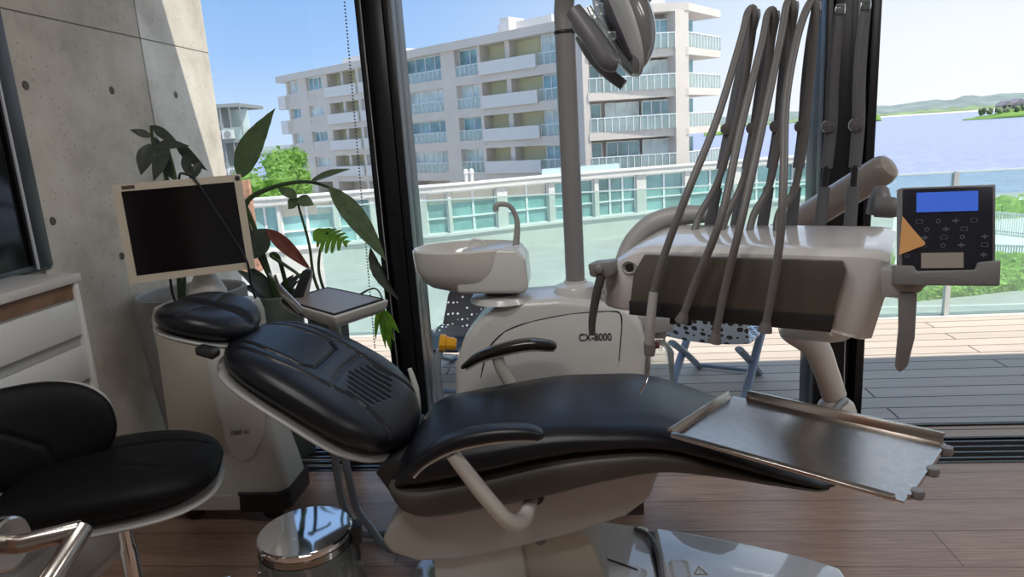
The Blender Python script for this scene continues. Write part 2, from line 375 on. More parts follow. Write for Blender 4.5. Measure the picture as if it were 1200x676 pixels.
# outdoor chairs
def perf(name,base,dot,sc_,thr):
    m=mat(name,base,.45); t=m.node_tree; b_=t.nodes['Principled BSDF']; c=N(t,'ShaderNodeTexCoord')
    v=N(t,'ShaderNodeTexVoronoi'); v.inputs['Scale'].default_value=sc_; v.inputs['Randomness'].default_value=.25; t.links.new(c.outputs['Object'],v.inputs['Vector'])
    l=N(t,'ShaderNodeMath',operation='LESS_THAN'); l.inputs[1].default_value=thr; t.links.new(v.outputs['Distance'],l.inputs[0])
    x=N(t,'ShaderNodeMix',data_type='RGBA'); x.inputs[6].default_value=(*base,1); x.inputs[7].default_value=(*dot,1); t.links.new(l.outputs[0],x.inputs[0]); t.links.new(x.outputs[2],b_.inputs['Base Color']); return m
def deckchair(label,cx,cy,rot,seatm,legm,back=True,sz=.40,bk=.38):
    t=thing('outdoor_chair',label,'chair',(cx,cy,-.005))
    q=Matrix.Rotation(rot,3,'Z'); T=lambda x,y,z: Vector((cx,cy,-.005))+q@Vector((x,y,z))
    secs=[]
    for i in range(15):
        u=i/14
        if u<.6: x=-.25+.5*u/.6; z=sz-.015*math.sin(u/.6*PI); 
        else: k=(u-.6)/.4; x=.25+.10*k+.02*math.sin(k*PI); z=sz+.02+bk*k
        if not back and u>.6: break
        hw=.23-.03*abs(u-.3)-(.05*max(0,u-.85)/.15)
        sec=[]
        for j in range(13):
            w=-1+2*j/12; sec.append(T(x+( .03*(w*w) if u>.6 else 0)*-1,w*hw,z+(.02*w*w if u<.6 else 0)))
        for j in range(12,-1,-1):
            w=-1+2*j/12; off=.014; sec.append(T(x+(off if u>.6 else 0)+( -.03*(w*w) if u>.6 else 0),w*hw,z+(.02*w*w if u<.6 else 0)-(off if u<=.62 else 0)))
        secs.append(sec)
    MB().loft(secs).build('shell',seatm,t)
    for sy in (-.2,.2):
        MB().sweep([T(-.26,sy,sz-.02),T(.0,sy,sz*.52),T(.27,sy,.012)],.016,8,flat=(1,1.5)).build('leg',legm,t)
        MB().sweep([T(.26,sy*.88,sz-.02),T(.0,sy*.88,sz*.52),T(-.27,sy*.88,.012)],.016,8,flat=(1,1.5)).build('leg',legm,t)
    MB().sweep([T(.27,-.2,.02),T(.27,.2,.02)],.012,8,smooth=1).build('stretcher',legm,t)
    MB().sweep([T(-.27,-.18,.02),T(-.27,.18,.02)],.012,8,smooth=1).build('stretcher',legm,t)
legblue=mat('blue_grey_metal',(.22,.28,.36),.35)
deckchair('black perforated outdoor chair on the deck behind the white basin',-.80,4.05,math.radians(70),perf('perforated_black',(.02,.02,.024),(.55,.6,.65),30,.22),legblue,True,.26,.27)
deckchair('black and white woven folding outdoor chair on the deck below the instrument console',.74,3.78,math.radians(-115),perf('woven_white_black',(.72,.76,.82),(.02,.02,.025),24,.38),legblue,True,.34)
# ============================================================ OUTSIDE WORLD
ZG=-5.0; ZS=-8.0
def water():
    m=mat('river_water',(.20,.30,.52),.35,spec=.5); t=m.node_tree; b=t.nodes['Principled BSDF']; c=N(t,'ShaderNodeTexCoord')
    mp=N(t,'ShaderNodeMapping'); mp.inputs['Scale'].default_value=(.16,.5,1); t.links.new(c.outputs['Object'],mp.inputs[0])
    n=N(t,'ShaderNodeTexNoise'); n.inputs['Scale'].default_value=2.8; n.inputs['Detail'].default_value=12; n.inputs['Roughness'].default_value=.7; t.links.new(mp.outputs[0],n.inputs['Vector'])
    r=ramp(t,[(.35,(.13,.17,.34)),(.65,(.42,.46,.68))]); t.links.new(n.outputs['Fac'],r.inputs[0]); t.links.new(r.outputs[0],b.inputs['Base Color'])
    bp=N(t,'ShaderNodeBump'); bp.inputs['Strength'].default_value=.6; bp.inputs['Distance'].default_value=.25; t.links.new(n.outputs['Fac'],bp.inputs['Height']); t.links.new(bp.outputs[0],b.inputs['Normal']); return m
struct('river',MB().add([(-2500,60,ZS),(4500,-100,ZS),(4500,4500,ZS),(-2500,4500,ZS)],[(0,1,2,3)]),water(),smooth=False)
pave=mat('pale_paving',(.40,.39,.37),.85,noise=.12,nscale=.6)
e1=aZ(1040,232,ZG); e2=aZ(1260,226,ZG)
land=MB(); poly=[(-120,5.2),(60,5.2),(e2.x+25,e2.y),(e1.x,e1.y),(16,72),(-30,95),(-220,160),(-300,60)]
land.prism(poly,lambda a,b_,d:Vector((a,b_,d)),ZS-1,ZG)
struct('ground',land,pave,smooth=False)
lawn=mat('lawn_green',(.14,.26,.045),.8,noise=.35,nscale=3)
def leafscatter(mb,fn,n,size,jit=1.0):
    for _ in range(n):
        c=fn(); a=Vector((random.gauss(0,1),random.gauss(0,1),random.gauss(0,1))).normalized(); b_=a.orthogonal().normalized(); s_=size*random.uniform(.6,1.3)
        mb.add([c-a*s_,c+b_*s_*.5,c+a*s_,c-b_*s_*.5],[(0,1,2,3)])
    return mb
hedgem=mat('hedge_leaves',(.30,.48,.07),.6,noise=.4,nscale=4); leaf_trans(hedgem,(.45,.75,.1),.35)
treem=mat('tree_leaves',(.16,.30,.06),.6,noise=.4,nscale=2); leaf_trans(treem,(.4,.7,.12),.35)
barkm=mat('bark',(.12,.09,.07),.9)
def blob(mb,c,r,n=14):
    prof=[]
    for i in range(n+1):
        a=-PI/2+PI*i/n; prof.append((r[0]*math.cos(a)*random.uniform(.9,1.05),r[2]*math.sin(a)))
    mb.lathe(prof,c,18,caps=False); return mb
# hedge in the garden at right
ha=aZ(1072,353,ZG); hb=aZ(1290,330,ZG); hd=(hb-ha); hn=Vector((-hd.y,hd.x,0)).normalized()
hg=MB()
def hsec(t):
    p=ha+hd*t; p.z=ZG; hh=.62+.12*math.sin(t*23)+.08*math.sin(t*51+1)+.45*t
    return [p+hn*x+Vector((0,0,z*hh)) for x,z in ((0,0),(-.05,.5),(.15,.9),(.9,1.0),(1.9,.95),(2.1,.5),(2.0,0))]
hg.loft([hsec(i/40) for i in range(41)])
def hp():
    t=random.random(); s=hsec(t); k=random.choice((0,1,1,2,2,3,3,4)); q=random.random(); return s[k].lerp(s[k+1],q)+Vector((random.gauss(0,.04),random.gauss(0,.04),random.gauss(0,.05)))
leafscatter(hg,hp,5200,.085)
setp(hg.build('hedge',hedgem,smooth=False),'low bright green hedge along the path beyond the balustrade at right','hedge')
# kerb path in front of the hedge
kb=MB(); 
def kerb(t):
    p=ha+hd*t; off=1.2+1.0*math.sin(t*2.5)
    return [p-hn*(off+.12)+Vector((0,0,z)) for z in (.0,.14)]+[p-hn*(off)+Vector((0,0,.14)),p-hn*off]
kb.loft([kerb(-.3+i/20*1.3) for i in range(21)])
struct('kerb',kb,mat('kerb_light',(.70,.69,.66),.8))
pth=MB(); pth.add([ha-hd*.8-hn*1.4+Vector((0,0,.02)),ha+hd*1.2-hn*2.2+Vector((0,0,.02)),ha+hd*1.2-hn*9+Vector((0,0,.02)),ha-hd*.8-hn*9+Vector((0,0,.02))],[(0,1,2,3)])
struct('path',pth,mat('grey_path',(.36,.35,.34),.85,noise=.1,nscale=2),smooth=False)
fc=MB(); p_=[aZ(1040,318,ZG+.01),aZ(1300,300,ZG+.01),aZ(1260,230,ZG+.01),aZ(1050,236,ZG+.01)]; fc.add(p_,[(0,1,2,3)])
struct('forecourt',fc,mat('forecourt_white',(.72,.70,.66),.85,noise=.06,nscale=.4),smooth=False)
# picket fences
def fence(label,p0,p1,h,n):
    t=thing('picket_fence',label,'fence',tuple(p0)); d=p1-p0; u=d.normalized()
    m=MB()
    for k in range(n+1):
        p=p0+d*k/n; m.box((p.x-.02,p.y-.02,p.z),(p.x+.02,p.y+.02,p.z+h))
    m.build('pickets',mat('fence_white',(.75,.75,.74),.6),t,smooth=False)
    m=MB(); nn=Vector((-u.y,u.x,0))*.02
    for z in (.12,h-.1):
        m.prism([(0,0),(1,0),(1,.05),(0,.05)],lambda a,b_,dd:p0+d*a+Vector((0,0,z+b_))+nn*dd,-1,1)
    m.build('rail',mat('fence_white',(.75,.75,.74),.6),t,smooth=False)
fence('white picket fence with green behind it, beside the river at far right',aZ(1157,272,ZG),aZ(1290,288,ZG),1.15,46)
fence('lower white picket fence just behind the green hedge at right',aZ(1158,312,ZG),aZ(1290,318,ZG),.95,40)
sb=MB(); c0=aZ(1186,262,ZG)
for k in range(5): blob(sb,c0+Vector((k*1.3-.2,k*.3+2.4,.3)),(.9,.9,.8+.2*math.sin(k*2)))
def shp():
    k=random.randrange(5); a=Vector((random.gauss(0,1),random.gauss(0,1),random.gauss(0,1))).normalized(); return c0+Vector((k*1.3-.2,k*.3+2.4,.3))+Vector((a.x,a.y,a.z))*.95
leafscatter(sb,shp,1500,.12)
setp(sb.build('shrub',hedgem,smooth=False),'green shrub behind the white picket fence at the river edge','shrub')
# ---------------- apartment building
A0=aD(663,150,54); A0.z=0
DB=Vector((-math.sin(math.radians(54)),math.cos(math.radians(54)),0)); NB=Vector((DB.y,-DB.x,0)); NB=NB if NB.y>0 else -NB
def bu(px,py=115,sh=0):
    P0=A0+NB*sh; p=aP(px,py,P0,NB); return (p-P0).dot(DB)
def bp_(u,d,z): return A0+DB*u+NB*d+Vector((0,0,z))
bwall=mat('building_concrete',(.66,.60,.54),.85,noise=.05,nscale=.5)
bwhite=mat('building_white',(.72,.70,.68),.7)
brec=mat('building_recess_cream',(.70,.66,.42),.85)
bframe=mat('window_frame_white',(.78,.80,.80),.5)
bpane=mat('window_blue_pane',(.24,.42,.47),.1,spec=.8,noise=.45,nscale=.55)
bpane2=mat('window_curtain_pane',(.60,.70,.70),.15,spec=.8,noise=.25,nscale=.8)
bglassr=glassmat('rail_glass',(.88,.90,.90),.05,haze=.22)
bd=thing('apartment_building','large pale apartment building with rows of balconies across from the terrace','building',tuple(bp_(15,0,ZG)))
def bb(name,m,u0,u1,d0,d1,z0,z1,par=bd): 
    return MB().prism([(u0,z0),(u1,z0),(u1,z1),(u0,z1)],lambda a,b_,d:bp_(a,d,b_),d0,d1).build(name,m,par,smooth=False)
FL=[6.9,4.15,1.4,-1.35]
uL,uR=bu(338),bu(690)
bb('wall',bwall,uR,uL,1.8,14,ZG,9.3)
rf=bb('roof',bwall,uR-.2,bu(330),-.5,14,9.15,9.85)
bb('roof_parapet',bwhite,bu(633),bu(570),2,9,9.85,10.9,rf); bb('chimney',bwhite,bu(592),bu(582),1,3,9.85,11.2,rf); bb('roof_parapet',bwhite,bu(452),bu(388),2,9,9.85,10.8,rf)
for zf in FL: bb('floor_slab',bwall,uR,uL,-.15,1.8,zf-.75,zf)
for a,b_ in ((352,362),(380,387),(421,424),(448,475),(521,537),(563.5,567),(663,690),(338,340)): bb('pier',bwall,bu(b_),bu(a),-.16,1.8,ZG,9.3)
def win(u0,u1,z0,z1,d,n,par=bd,tone=0):
    f=MB(); w=.09
    P=lambda a0,a1,b0,b1: f.prism([(a0,b0),(a1,b0),(a1,b1),(a0,b1)],lambda a,b_,dd:bp_(a,dd,b_),d-.06,d+.06)
    P(u0,u1,z0,z0+w);P(u0,u1,z1-w,z1)
    for k in range(n+1):
        uu=u0+(u1-u0-w)*k/n; P(uu,uu+w,z0,z1)
    o=f.build('window',bframe,par,smooth=False)
    MB().prism([(u0,z0),(u1,z0),(u1,z1),(u0,z1)],lambda a,b_,dd:bp_(a,dd,b_),d+.01,d+.03).build('pane',bpane2 if tone else bpane,o,smooth=False)
def rail(u0,u1,z,d,h=.95):
    o=MB().prism([(u0,z),(u1,z),(u1,z+h),(u0,z+h)],lambda a,b_,dd:bp_(a,dd,b_),d,d+.03).build('balcony_glass',bglassr,bd,smooth=False)
    f=MB().prism([(u0,z+h),(u1,z+h),(u1,z+h+.07),(u0,z+h+.07)],lambda a,b_,dd:bp_(a,dd,b_),d-.03,d+.06)
    n=max(2,int(abs(u1-u0)/.55))
    for k in range(n+1):
        uu=u0+(u1-u0)*k/n; f.prism([(uu-.025,z),(uu+.025,z),(uu+.025,z+h),(uu-.025,z+h)],lambda a,b_,dd:bp_(a,dd,b_),d-.02,d+.05)
    f.build('rail_bars',bframe,o,smooth=False)
for i,zf in enumerate(FL):
    zt=zf+2.25 if i==0 else zf+2.0
    for (a,b_,n,tone,kind) in ((340,352,2,1,0),(362,380,3,0,0),(424,448,3,0,1),(475,521,4,0,2),(537,563.5,2,0,2),(633,663,3,1,2)):
        u0,u1=bu(b_),bu(a)
        win(u0,u1,zf+(.9 if kind<2 else .05),zt,.25 if kind<2 else .5,n,tone=(tone+i)%2)
        if kind==2: rail(u0,u1,zf-.1,-.05)
        elif kind==1: bb('parapet',bwhite,u0,u1,-.35,-.2,zf-.15,zf+.9)
        else: bb('spandrel',bwall,u0,u1,-.1,.2,zf-.2,zf+.9)
    for (a,b_) in ((387,421),(567,633)):
        u0,u1=bu(b_),bu(a); bb('recess_wall',brec,u0,u1,1.0,1.75,zf,zt+.1)
        w_=(u1-u0); bb('pier',bwall,u0+w_*.48,u0+w_*.56,-.0,1.8,zf,zt+.1)
        bb('parapet',bwhite,u0,u1+(.4 if a==387 else 0),-.40,-.22,zf-.15,zf+.88)
    bb('parapet',bwhite,bu(338),bu(330),-.5,3,zf-.75,zf+.75)
# right-hand balcony section: it steps forward and faces the terrace squarely, with side balconies
def gp(px,D):
    hz=190-.0615*px; p=aD(px,hz,D); return Vector((p.x,p.y,0))
QA,QB,QC,QD=gp(690,49),gp(792,49),gp(807,49.3),gp(844,53.4)
def sg(name,m,p0,p1,o0,o1,z0,z1,par=bd,a0=0,a1=1):
    d=(p1-p0).normalized(); n_=Vector((-d.y,d.x,0)); n_=n_ if n_.dot(FW)>0 else -n_
    q0=p0.lerp(p1,a0);q1=p0.lerp(p1,a1)
    return MB().prism([(0,z0),(1,z0),(1,z1),(0,z1)],lambda a,b_,dd:q0.lerp(q1,a)+n_*dd+Vector((0,0,b_)),o0,o1).build(name,m,par,smooth=False)
def sg_rail(p0,p1,z,o=0,h=.95):
    g_=sg('balcony_glass',bglassr,p0,p1,o,o+.03,z,z+h); L=(p1-p0).length; n=int(L/.5)
    d=(p1-p0).normalized(); n_=Vector((-d.y,d.x,0)); n_=n_ if n_.dot(FW)>0 else -n_
    f=MB()
    def bar(a,b_,z0,z1): f.prism([(0,z0),(1,z0),(1,z1),(0,z1)],lambda t,zz,dd:p0.lerp(p1,a).lerp(p0.lerp(p1,b_),t)+n_*dd+Vector((0,0,zz)),o-.03,o+.06)
    bar(0,1,z+h,z+h+.07)
    for k in range(n+1): bar(max(0,k/n-.025/L),min(1,k/n+.025/L),z,z+h)
    f.build('rail_bars',bframe,g_,smooth=False)
def sg_win(p0,p1,a0,a1,o,z0,z1,n,tone):
    q0=p0.lerp(p1,a0);q1=p0.lerp(p1,a1); L=(q1-q0).length; d=(q1-q0).normalized(); n_=Vector((-d.y,d.x,0)); n_=n_ if n_.dot(FW)>0 else -n_
    f=MB()
    def bar(a,b_,c,e): f.prism([(0,c),(1,c),(1,e),(0,e)],lambda t,zz,dd:q0+d*(a+(b_-a)*t)+n_*dd+Vector((0,0,zz)),o-.05,o+.05)
    bar(0,L,z0,z0+.08); bar(0,L,z1-.08,z1)
    for k in range(n+1): x=(L-.08)*k/n; bar(x,x+.08,z0,z1)
    o_=f.build('window',bframe,bd,smooth=False)
    sg('pane',bpane2 if tone else bpane,q0,q1,o+.01,o+.03,z0,z1,o_)
sg('wall',bwall,QA,QB,1.7,3.4,ZG,9.3); sg('pier',bwall,QA,QB,-.05,3.4,ZG,9.3,a0=-.05,a1=.02); sg('pier',bwall,QB,QC,-.05,1.7,ZG,9.3)
sg('roof',bwall,QA,QC,-.15,3.4,9.3,9.85,a0=-.05,a1=1.0); sg('chimney',bwhite,QA,QB,1,2.6,9.85,10.4,rf,.75,.93)
MB().prism([(QC.x-1.2,QC.y+.1),(QC.x,QC.y-.1),(QD.x,QD.y),(QD.x-2.4,QD.y+1.2),(QC.x-1.6,QC.y+3.5)],lambda a,b_,d:Vector((a,b_,d)),9.3,9.8).build('roof',bwall,bd,smooth=False)
for i,zf in enumerate(FL):
    zt=zf+2.05
    sg('floor_slab',bwall,QA,QC,-.12,1.7,zf-.55,zf)
    sg_win(QA,QB,.64,.98,1.0,zf,zt,3,i%2); sg_win(QA,QB,.22,.62,1.35,zf,zt,3,1-i%2); sg_win(QA,QB,.05,.18,1.5,zf,zt,1,0)
    sg_rail(QA.lerp(QB,.02),QB,zf,-.08)
    MB().prism([(QC.x-.3,QC.y+.1),(QC.x,QC.y),(QD.x,QD.y),(QD.x-2.2,QD.y+1.1),(QC.x-1.4,QC.y+3.2)],lambda a,b_,d:Vector((a,b_,d)),zf-.5,zf).build('balcony_slab',bwall,bd,smooth=False)
    sg_rail(QC,QD,zf)
    w0_=Vector((QC.x-.1,QC.y+1.6,0)); sg('side_window',bpane,w0_,w0_+Vector((.75,.5,0)),0,.05,zf,zt)
# ---------------- low curved building
YB=[(285,297),(303,295),(440,283),(493,278),(640,262),(797,246),(940,233),(1010,227)]
def lowp(px,off=0,z=-3.75):
    p=aZ(px,smoothtab(YB,px),-3.75); q=aZ(px+4,smoothtab(YB,px+4),-3.75); t=(q-p); nrm=Vector((-t.y,t.x,0)).normalized()
    p=p+nrm*off; return Vector((p.x,p.y,z))
lb=thing('low_building','long low curved white building with a row of tall glazed windows below the apartments','building',tuple(lowp(640,0,ZG)))
pxs=[285+ (1010-285)*k/44 for k in range(45)]
lwall=mat('low_building_white',(.60,.60,.56),.8,noise=.06,nscale=.8)
def strip(name,px0,px1,off0,off1,z0,z1,m,par=lb,nn=None):
    n=nn or max(1,int((px1-px0)/16)); secs=[]
    for k in range(n+1):
        x=px0+(px1-px0)*k/n; secs.append([lowp(x,off0,z0),lowp(x,off1,z0),lowp(x,off1,z1),lowp(x,off0,z1)])
    return MB().loft(secs).build(name,m,par,smooth=False)
strip('base_wall',285,1010,0,1.2,ZG,-3.72,lwall)
strip('ledge',285,1010,-.12,.1,-3.80,-3.66,bwhite)
strip('back_wall',285,1010,.9,1.2,-3.75,-1.25,mat('low_recess',(.45,.47,.45),.8))
strip('roof',285,1010,-.15,1.8,-1.30,-.98,lwall); strip('roof_edge',285,1010,-.22,.3,-.98,-.86,bwhite)
tealp=mat('teal_pane',(.22,.43,.43),.08,spec=.9,noise=.5,nscale=.35); blindm=mat('cream_blind',(.62,.60,.50),.8)
wins=[(299,330,2),(334,395,2),(401,438,2),(444,492,2),(503,528,1),(532,585,2),(597,645,2),(652,698,2),(703,747,3),(758,803,2),(809,860,2),(868,930,3),(936,1000,3)]
prev=285
for i,(a,b_,n) in enumerate(wins):
    strip('pillar',prev,a,0,.95,-3.75,-1.25,lwall,nn=1); prev=b_
    zt=-1.32
    f=MB()
    for k in range(n+1):
        x=a+(b_-a)*k/n; p=lowp(x,.25,0); d=(lowp(x+1,.25,0)-p).normalized()*.07
        f.add([p-d+Vector((0,0,-3.7)),p+d+Vector((0,0,-3.7)),p+d+Vector((0,0,zt)),p-d+Vector((0,0,zt))],[(0,1,2,3)])
        off=Vector((0,.12,0)); f.add([p-d+off+Vector((0,0,-3.7)),p+d+off+Vector((0,0,-3.7)),p+d+off+Vector((0,0,zt)),p-d+off+Vector((0,0,zt))],[(0,1,2,3)])
    for z in (-3.7,-2.85,zt-.09):
        f.loft([[lowp(x,.2,z),lowp(x,.3,z),lowp(x,.3,z+.09),lowp(x,.2,z+.09)] for x in (a,(a+b_)/2,b_)])
    o=f.build('window',bframe,lb,smooth=False)
    MB().loft([[lowp(x,.31,-3.7),lowp(x,.34,-3.7),lowp(x,.34,zt),lowp(x,.31,zt)] for x in (a,(a+b_)/2,b_)]).build('pane',tealp,o,smooth=False)
    if i in (1,4,5,6): MB().loft([[lowp(x,.27,-2.0),lowp(x,.30,-2.0),lowp(x,.30,zt),lowp(x,.27,zt)] for x in (a+2,(a+b_)/2,b_-2)]).build('roller_blind',blindm,o,smooth=False)
strip('pillar',prev,1010,0,.95,-3.75,-1.25,lwall,nn=1)
p0=lowp(640,.3,0);p1=lowp(730,.3,0)
MB().prism([(0,0),(1,0),(1,.3),(0,.3)],lambda a,b_,d:p0.lerp(p1,a)+Vector((0,d,b_-.86)),0,1.2).build('skylight',mat('skylight_blue',(.45,.58,.66),.3),lb,smooth=False)
for px_ in (559,566):
    p=lowp(px_,1.2,-.98); MB().lathe([(.10,0),(.10,.5),(.16,.55),(.13,.75),(.02,.8)],p,10).build('roof_vent',bwhite,lb)
# ---------------- distant glass building with air conditioners
hx=RT.copy(); hx.z=0; hx.normalize(); hy=Vector((-hx.y,hx.x,0))
g0=aD(255,160,52); gb=thing('balcony_building','narrow grey building with glass balconies and air conditioners past the concrete wall','building',(g0.x,g0.y,ZG))
def gbx(name,m,x0,x1,y0,y1,z0,z1,par=gb): return MB().prism([(x0,z0),(x1,z0),(x1,z1),(x0,z1)],lambda a,b_,d:Vector((g0.x,g0.y,0))+hx*a+hy*d+Vector((0,0,b_)),y0,y1).build(name,m,par,smooth=False)
gm=mat('grey_building',(.27,.29,.30),.7); 
zt=aD(255,123,52).z
gbx('wall',gm,-8,.55,0,5,ZG,zt-.2); gbx('roof',gm,-8,2.0,-.3,5,zt-.25,zt)
acm=mat('ac_white',(.62,.64,.66),.6)
for k in range(4):
    z=zt-2.85*(k+1)
    gbx('floor_slab',gm,-8,2.1+.12*k,-.3,2,z,z+.22)
    gbx('balcony_glass',bglassr,.5,2.1+.12*k,-.3,-.27,z+.2,z+1.1)
    gbx('window',bpane2,.6,1.9,1.6,1.7,z+.2,z+2.5)
    for q in (.0,1.0):
        ac=gbx('air_conditioner',acm,q-.42,q+.42,-.55,-.31,z+.3,z+.95)
        c=Vector((g0.x,g0.y,0))+hx*q+hy*(-.56)+Vector((0,0,z+.62)); MB().lathe([(0,0),(.24,0),(.26,.02),(.26,.03)],c,16,-hy).build('fan_grille',gm,ac)
for q in (.55,1.25,2.05): gbx('post',gm,q-.04,q+.04,-.28,-.2,ZG,zt)
# brick screen and trees at the left
bk=mat('orange_brick',(.42,.22,.14),.85,noise=.4,nscale=6)
q0=aZ(283,258,ZG)
q0=aD(283,240,30); o=MB().prism([(-1.4,-3),(.42,-3),(.42,1.05),(-1.4,1.05)],lambda a,b_,d:q0+hx*a+hy*d+Vector((0,0,b_)),0,.3).build('brick_wall',bk,smooth=False)
setp(o,'small orange brick wall seen just right of the monitor frame','wall')
def tree(label,c,r,h,seed,ls=.16,n=1500):
    random.seed(seed); t=thing('tree',label,'tree',(c.x,c.y,ZG))
    MB().sweep([(c.x,c.y,ZG),(c.x+.1,c.y,ZG+h*.4),(c.x,c.y+.1,ZG+h*.7)],[.22,.16,.08],8).build('trunk',barkm,t)
    m=MB(); bl=[]
    for k in range(9):
        a=random.uniform(0,2*PI); q=random.uniform(0,.6)*r; cc=Vector((c.x+q*math.cos(a),c.y+q*math.sin(a),ZG+h*random.uniform(.55,.9))); R=r*random.uniform(.35,.55); bl.append((cc,R)); blob(m,cc,(R*.8,R*.8,R*.7),8)
    def f():
        cc,R=random.choice(bl); a=Vector((random.gauss(0,1),random.gauss(0,1),random.gauss(0,1))).normalized(); return cc+a*R*random.uniform(.75,1.08)
    leafscatter(m,f,n,ls); m.build('crown',treem,t,smooth=False)
gt='garden trees at the left'
def treeat(label,px,pyt,D,r,seed):
    p=aD(px,pyt,D); tree(label,p,r,(p.z-ZG)/.98,seed)
treeat('bright green tree right of the upright banana leaf',327,178,46,2.1,3)
treeat('low bright green tree between the leaf and the apartment building',308,200,40,2.0,5)
treeat('bright green tree low behind the arching banana leaf stem',338,196,60,2.6,8)
treeat('small green tree directly above the monitor corner',290,202,42,1.6,9)
# ---------------- far shores
hillm=mat('far_hills',(.20,.25,.24),.95,noise=.25,nscale=.01); shorem=mat('far_shore_green',(.20,.27,.14),.95,noise=.3,nscale=.02); sand=mat('far_shore_sand',(.62,.58,.50),.95)
def shore(name,label,pxa,pxb,dist,prof,m,depth,base=ZS,n=60,rgh=.15,cat='shore'):
    secs=[];rnd=random.Random(len(name)*3+int(dist))
    for k in range(n+1):
        px=pxa+(pxb-pxa)*k/n; hz=190-.0615*px; d=aD(px,hz,dist)
        dirv=Vector((d.x,d.y,0)).normalized(); p=Vector((d.x,d.y,0)); h=interp(prof,(px-pxa)/(pxb-pxa))*(1+rnd.uniform(-rgh,rgh))
        secs.append([p+Vector((0,0,base)),p+dirv*depth*.1+Vector((0,0,base+h*.5)),p+dirv*depth*.5+Vector((0,0,base+h)),p+dirv*depth+Vector((0,0,base))])
    return struct(name,MB().loft(secs),m,angle=180)
shore('hills','',-200,1500,2600,[(0,30),(.2,34),(.31,36),(.45,38),(.6,44),(.7,42),(.76,52),(.82,66),(.88,76),(1,90)],hillm,900,n=160)
shore('far_shore','',600,1500,1900,[(0,9),(.45,10),(.6,17),(.7,26),(1,34)],shorem,300,n=120,rgh=.25)
shore('beach','',980,1300,1750,[(0,3),(1,6)],sand,120,n=40,rgh=.1)
shore('river_bank','',825,862,600,[(0,3),(.7,4),(1,.5)],lawn,60,n=20,rgh=.3)
shore('islet','',1008,1034,950,[(0,3),(.5,11),(.9,8),(1,.5)],lawn,40,n=20,rgh=.3)
shore('headland','',1130,1420,560,[(0,.6),(.08,4),(.2,5),(.3,7),(1,11)],lawn,70,n=50,rgh=.4)
rk=mat('headland_trees',(.16,.20,.10),.9,noise=.4,nscale=.2)
for k,px_ in enumerate((1152,1160,1171,1182,1193,1203,1215)):
    random.seed(k+40); p=aD(px_,190-.0615*px_,575); m=MB()
    for q in range(4): blob(m,Vector((p.x+random.uniform(-1.5,1.5),p.y+random.uniform(-1.5,1.5),ZS+5+random.uniform(0,3))),(1.9,1.9,2.2),8)
    o=m.build('tree_clump',rk); setp(o,['dark round tree at the left tip of the far headland','dark tree second from the tip of the far headland','dark tree left of the pink house on the headland','dark tree in front of the left pink house on the headland','dark tree between the pink houses on the headland','dark tree at the frame edge on the far headland','dark tree past the frame edge on the far headland'][k],'tree')
hm=mat('pink_house',(.52,.42,.46),.8); rm=mat('grey_roof',(.30,.26,.30),.8)
for k,(px_,w_,h_) in enumerate(((1181,8,7),(1196,8.5,9),(1212,8,8))):
    p=aD(px_,190-.0615*px_,590); t=thing('house',['leftmost small pink house on the far headland','middle pink house on the far headland at the frame edge','small pink house on the headland beyond the frame edge'][k],'house',(p.x,p.y,ZS))
    MB().box((p.x-w_/2,p.y,ZS),(p.x+w_/2,p.y+10,ZS+6+h_*.6)).build('wall',hm,t,smooth=False)
    z=ZS+6+h_*.6; MB().prism([(-w_/2-1,0),(w_/2+1,0),(0,4)],lambda a,b_,d:Vector((p.x+a,p.y+d,z+b_)),-1,11).build('roof',rm,t,smooth=False)
    for q in (-.25,.2): MB().box((p.x+w_*q-1,p.y-.2,ZS+8),(p.x+w_*q+1,p.y+.1,ZS+10)).build('window',dark,t,smooth=False)
random.seed(11)
# ============================================================ CABINET
cab=thing('drawer_cabinet','white drawer cabinet with pale counter top along the left wall','cabinet',(-1.88,1.6,0))
MB().box((-1.995,.7,.0),(-1.77,2.17,1.05)).build('body',white,cab,bevel=.003)
MB().box((-2.0,.68,1.052),(-1.742,2.205,1.082)).build('counter_top',mat('pale_counter',(.60,.58,.55),.35,noise=.04),cab,bevel=.003)
MB().box((-1.775,.7,0),(-1.75,.718,1.052)).build('side_panel',white,cab)
MB().box((-1.995,2.172,0),(-1.748,2.192,1.052)).build('side_panel',white,cab,bevel=.002)
MB().box((-1.772,.72,1.0),(-1.757,2.17,1.048)).build('wood_strip',mat('wood_strip_brown',(.20,.115,.07),.5,noise=.3,nscale=15),cab,smooth=False)
for z0,z1 in ((.868,.992),(.868-.16,.83),(.50,.67),(.28,.46),(.06,.24)):
    d=MB().box((-1.772,.722,z0),(-1.753,2.168,z1)).build('drawer',white,cab,bevel=.002)
z0=.868
for (za,zb) in ((.832,.864),(.674,.70),(.464,.494)):
    MB().box((-1.772,.722,za),(-1.766,2.168,zb)).build('grip_channel',greyp2,cab,smooth=False)
bx=MB().box((-1.93,1.60,1.082),(-1.78,1.835,1.16)).build('white_box',white,None,bevel=.006)
setp(bx,'small white box standing on the pale counter at the left frame edge','box')
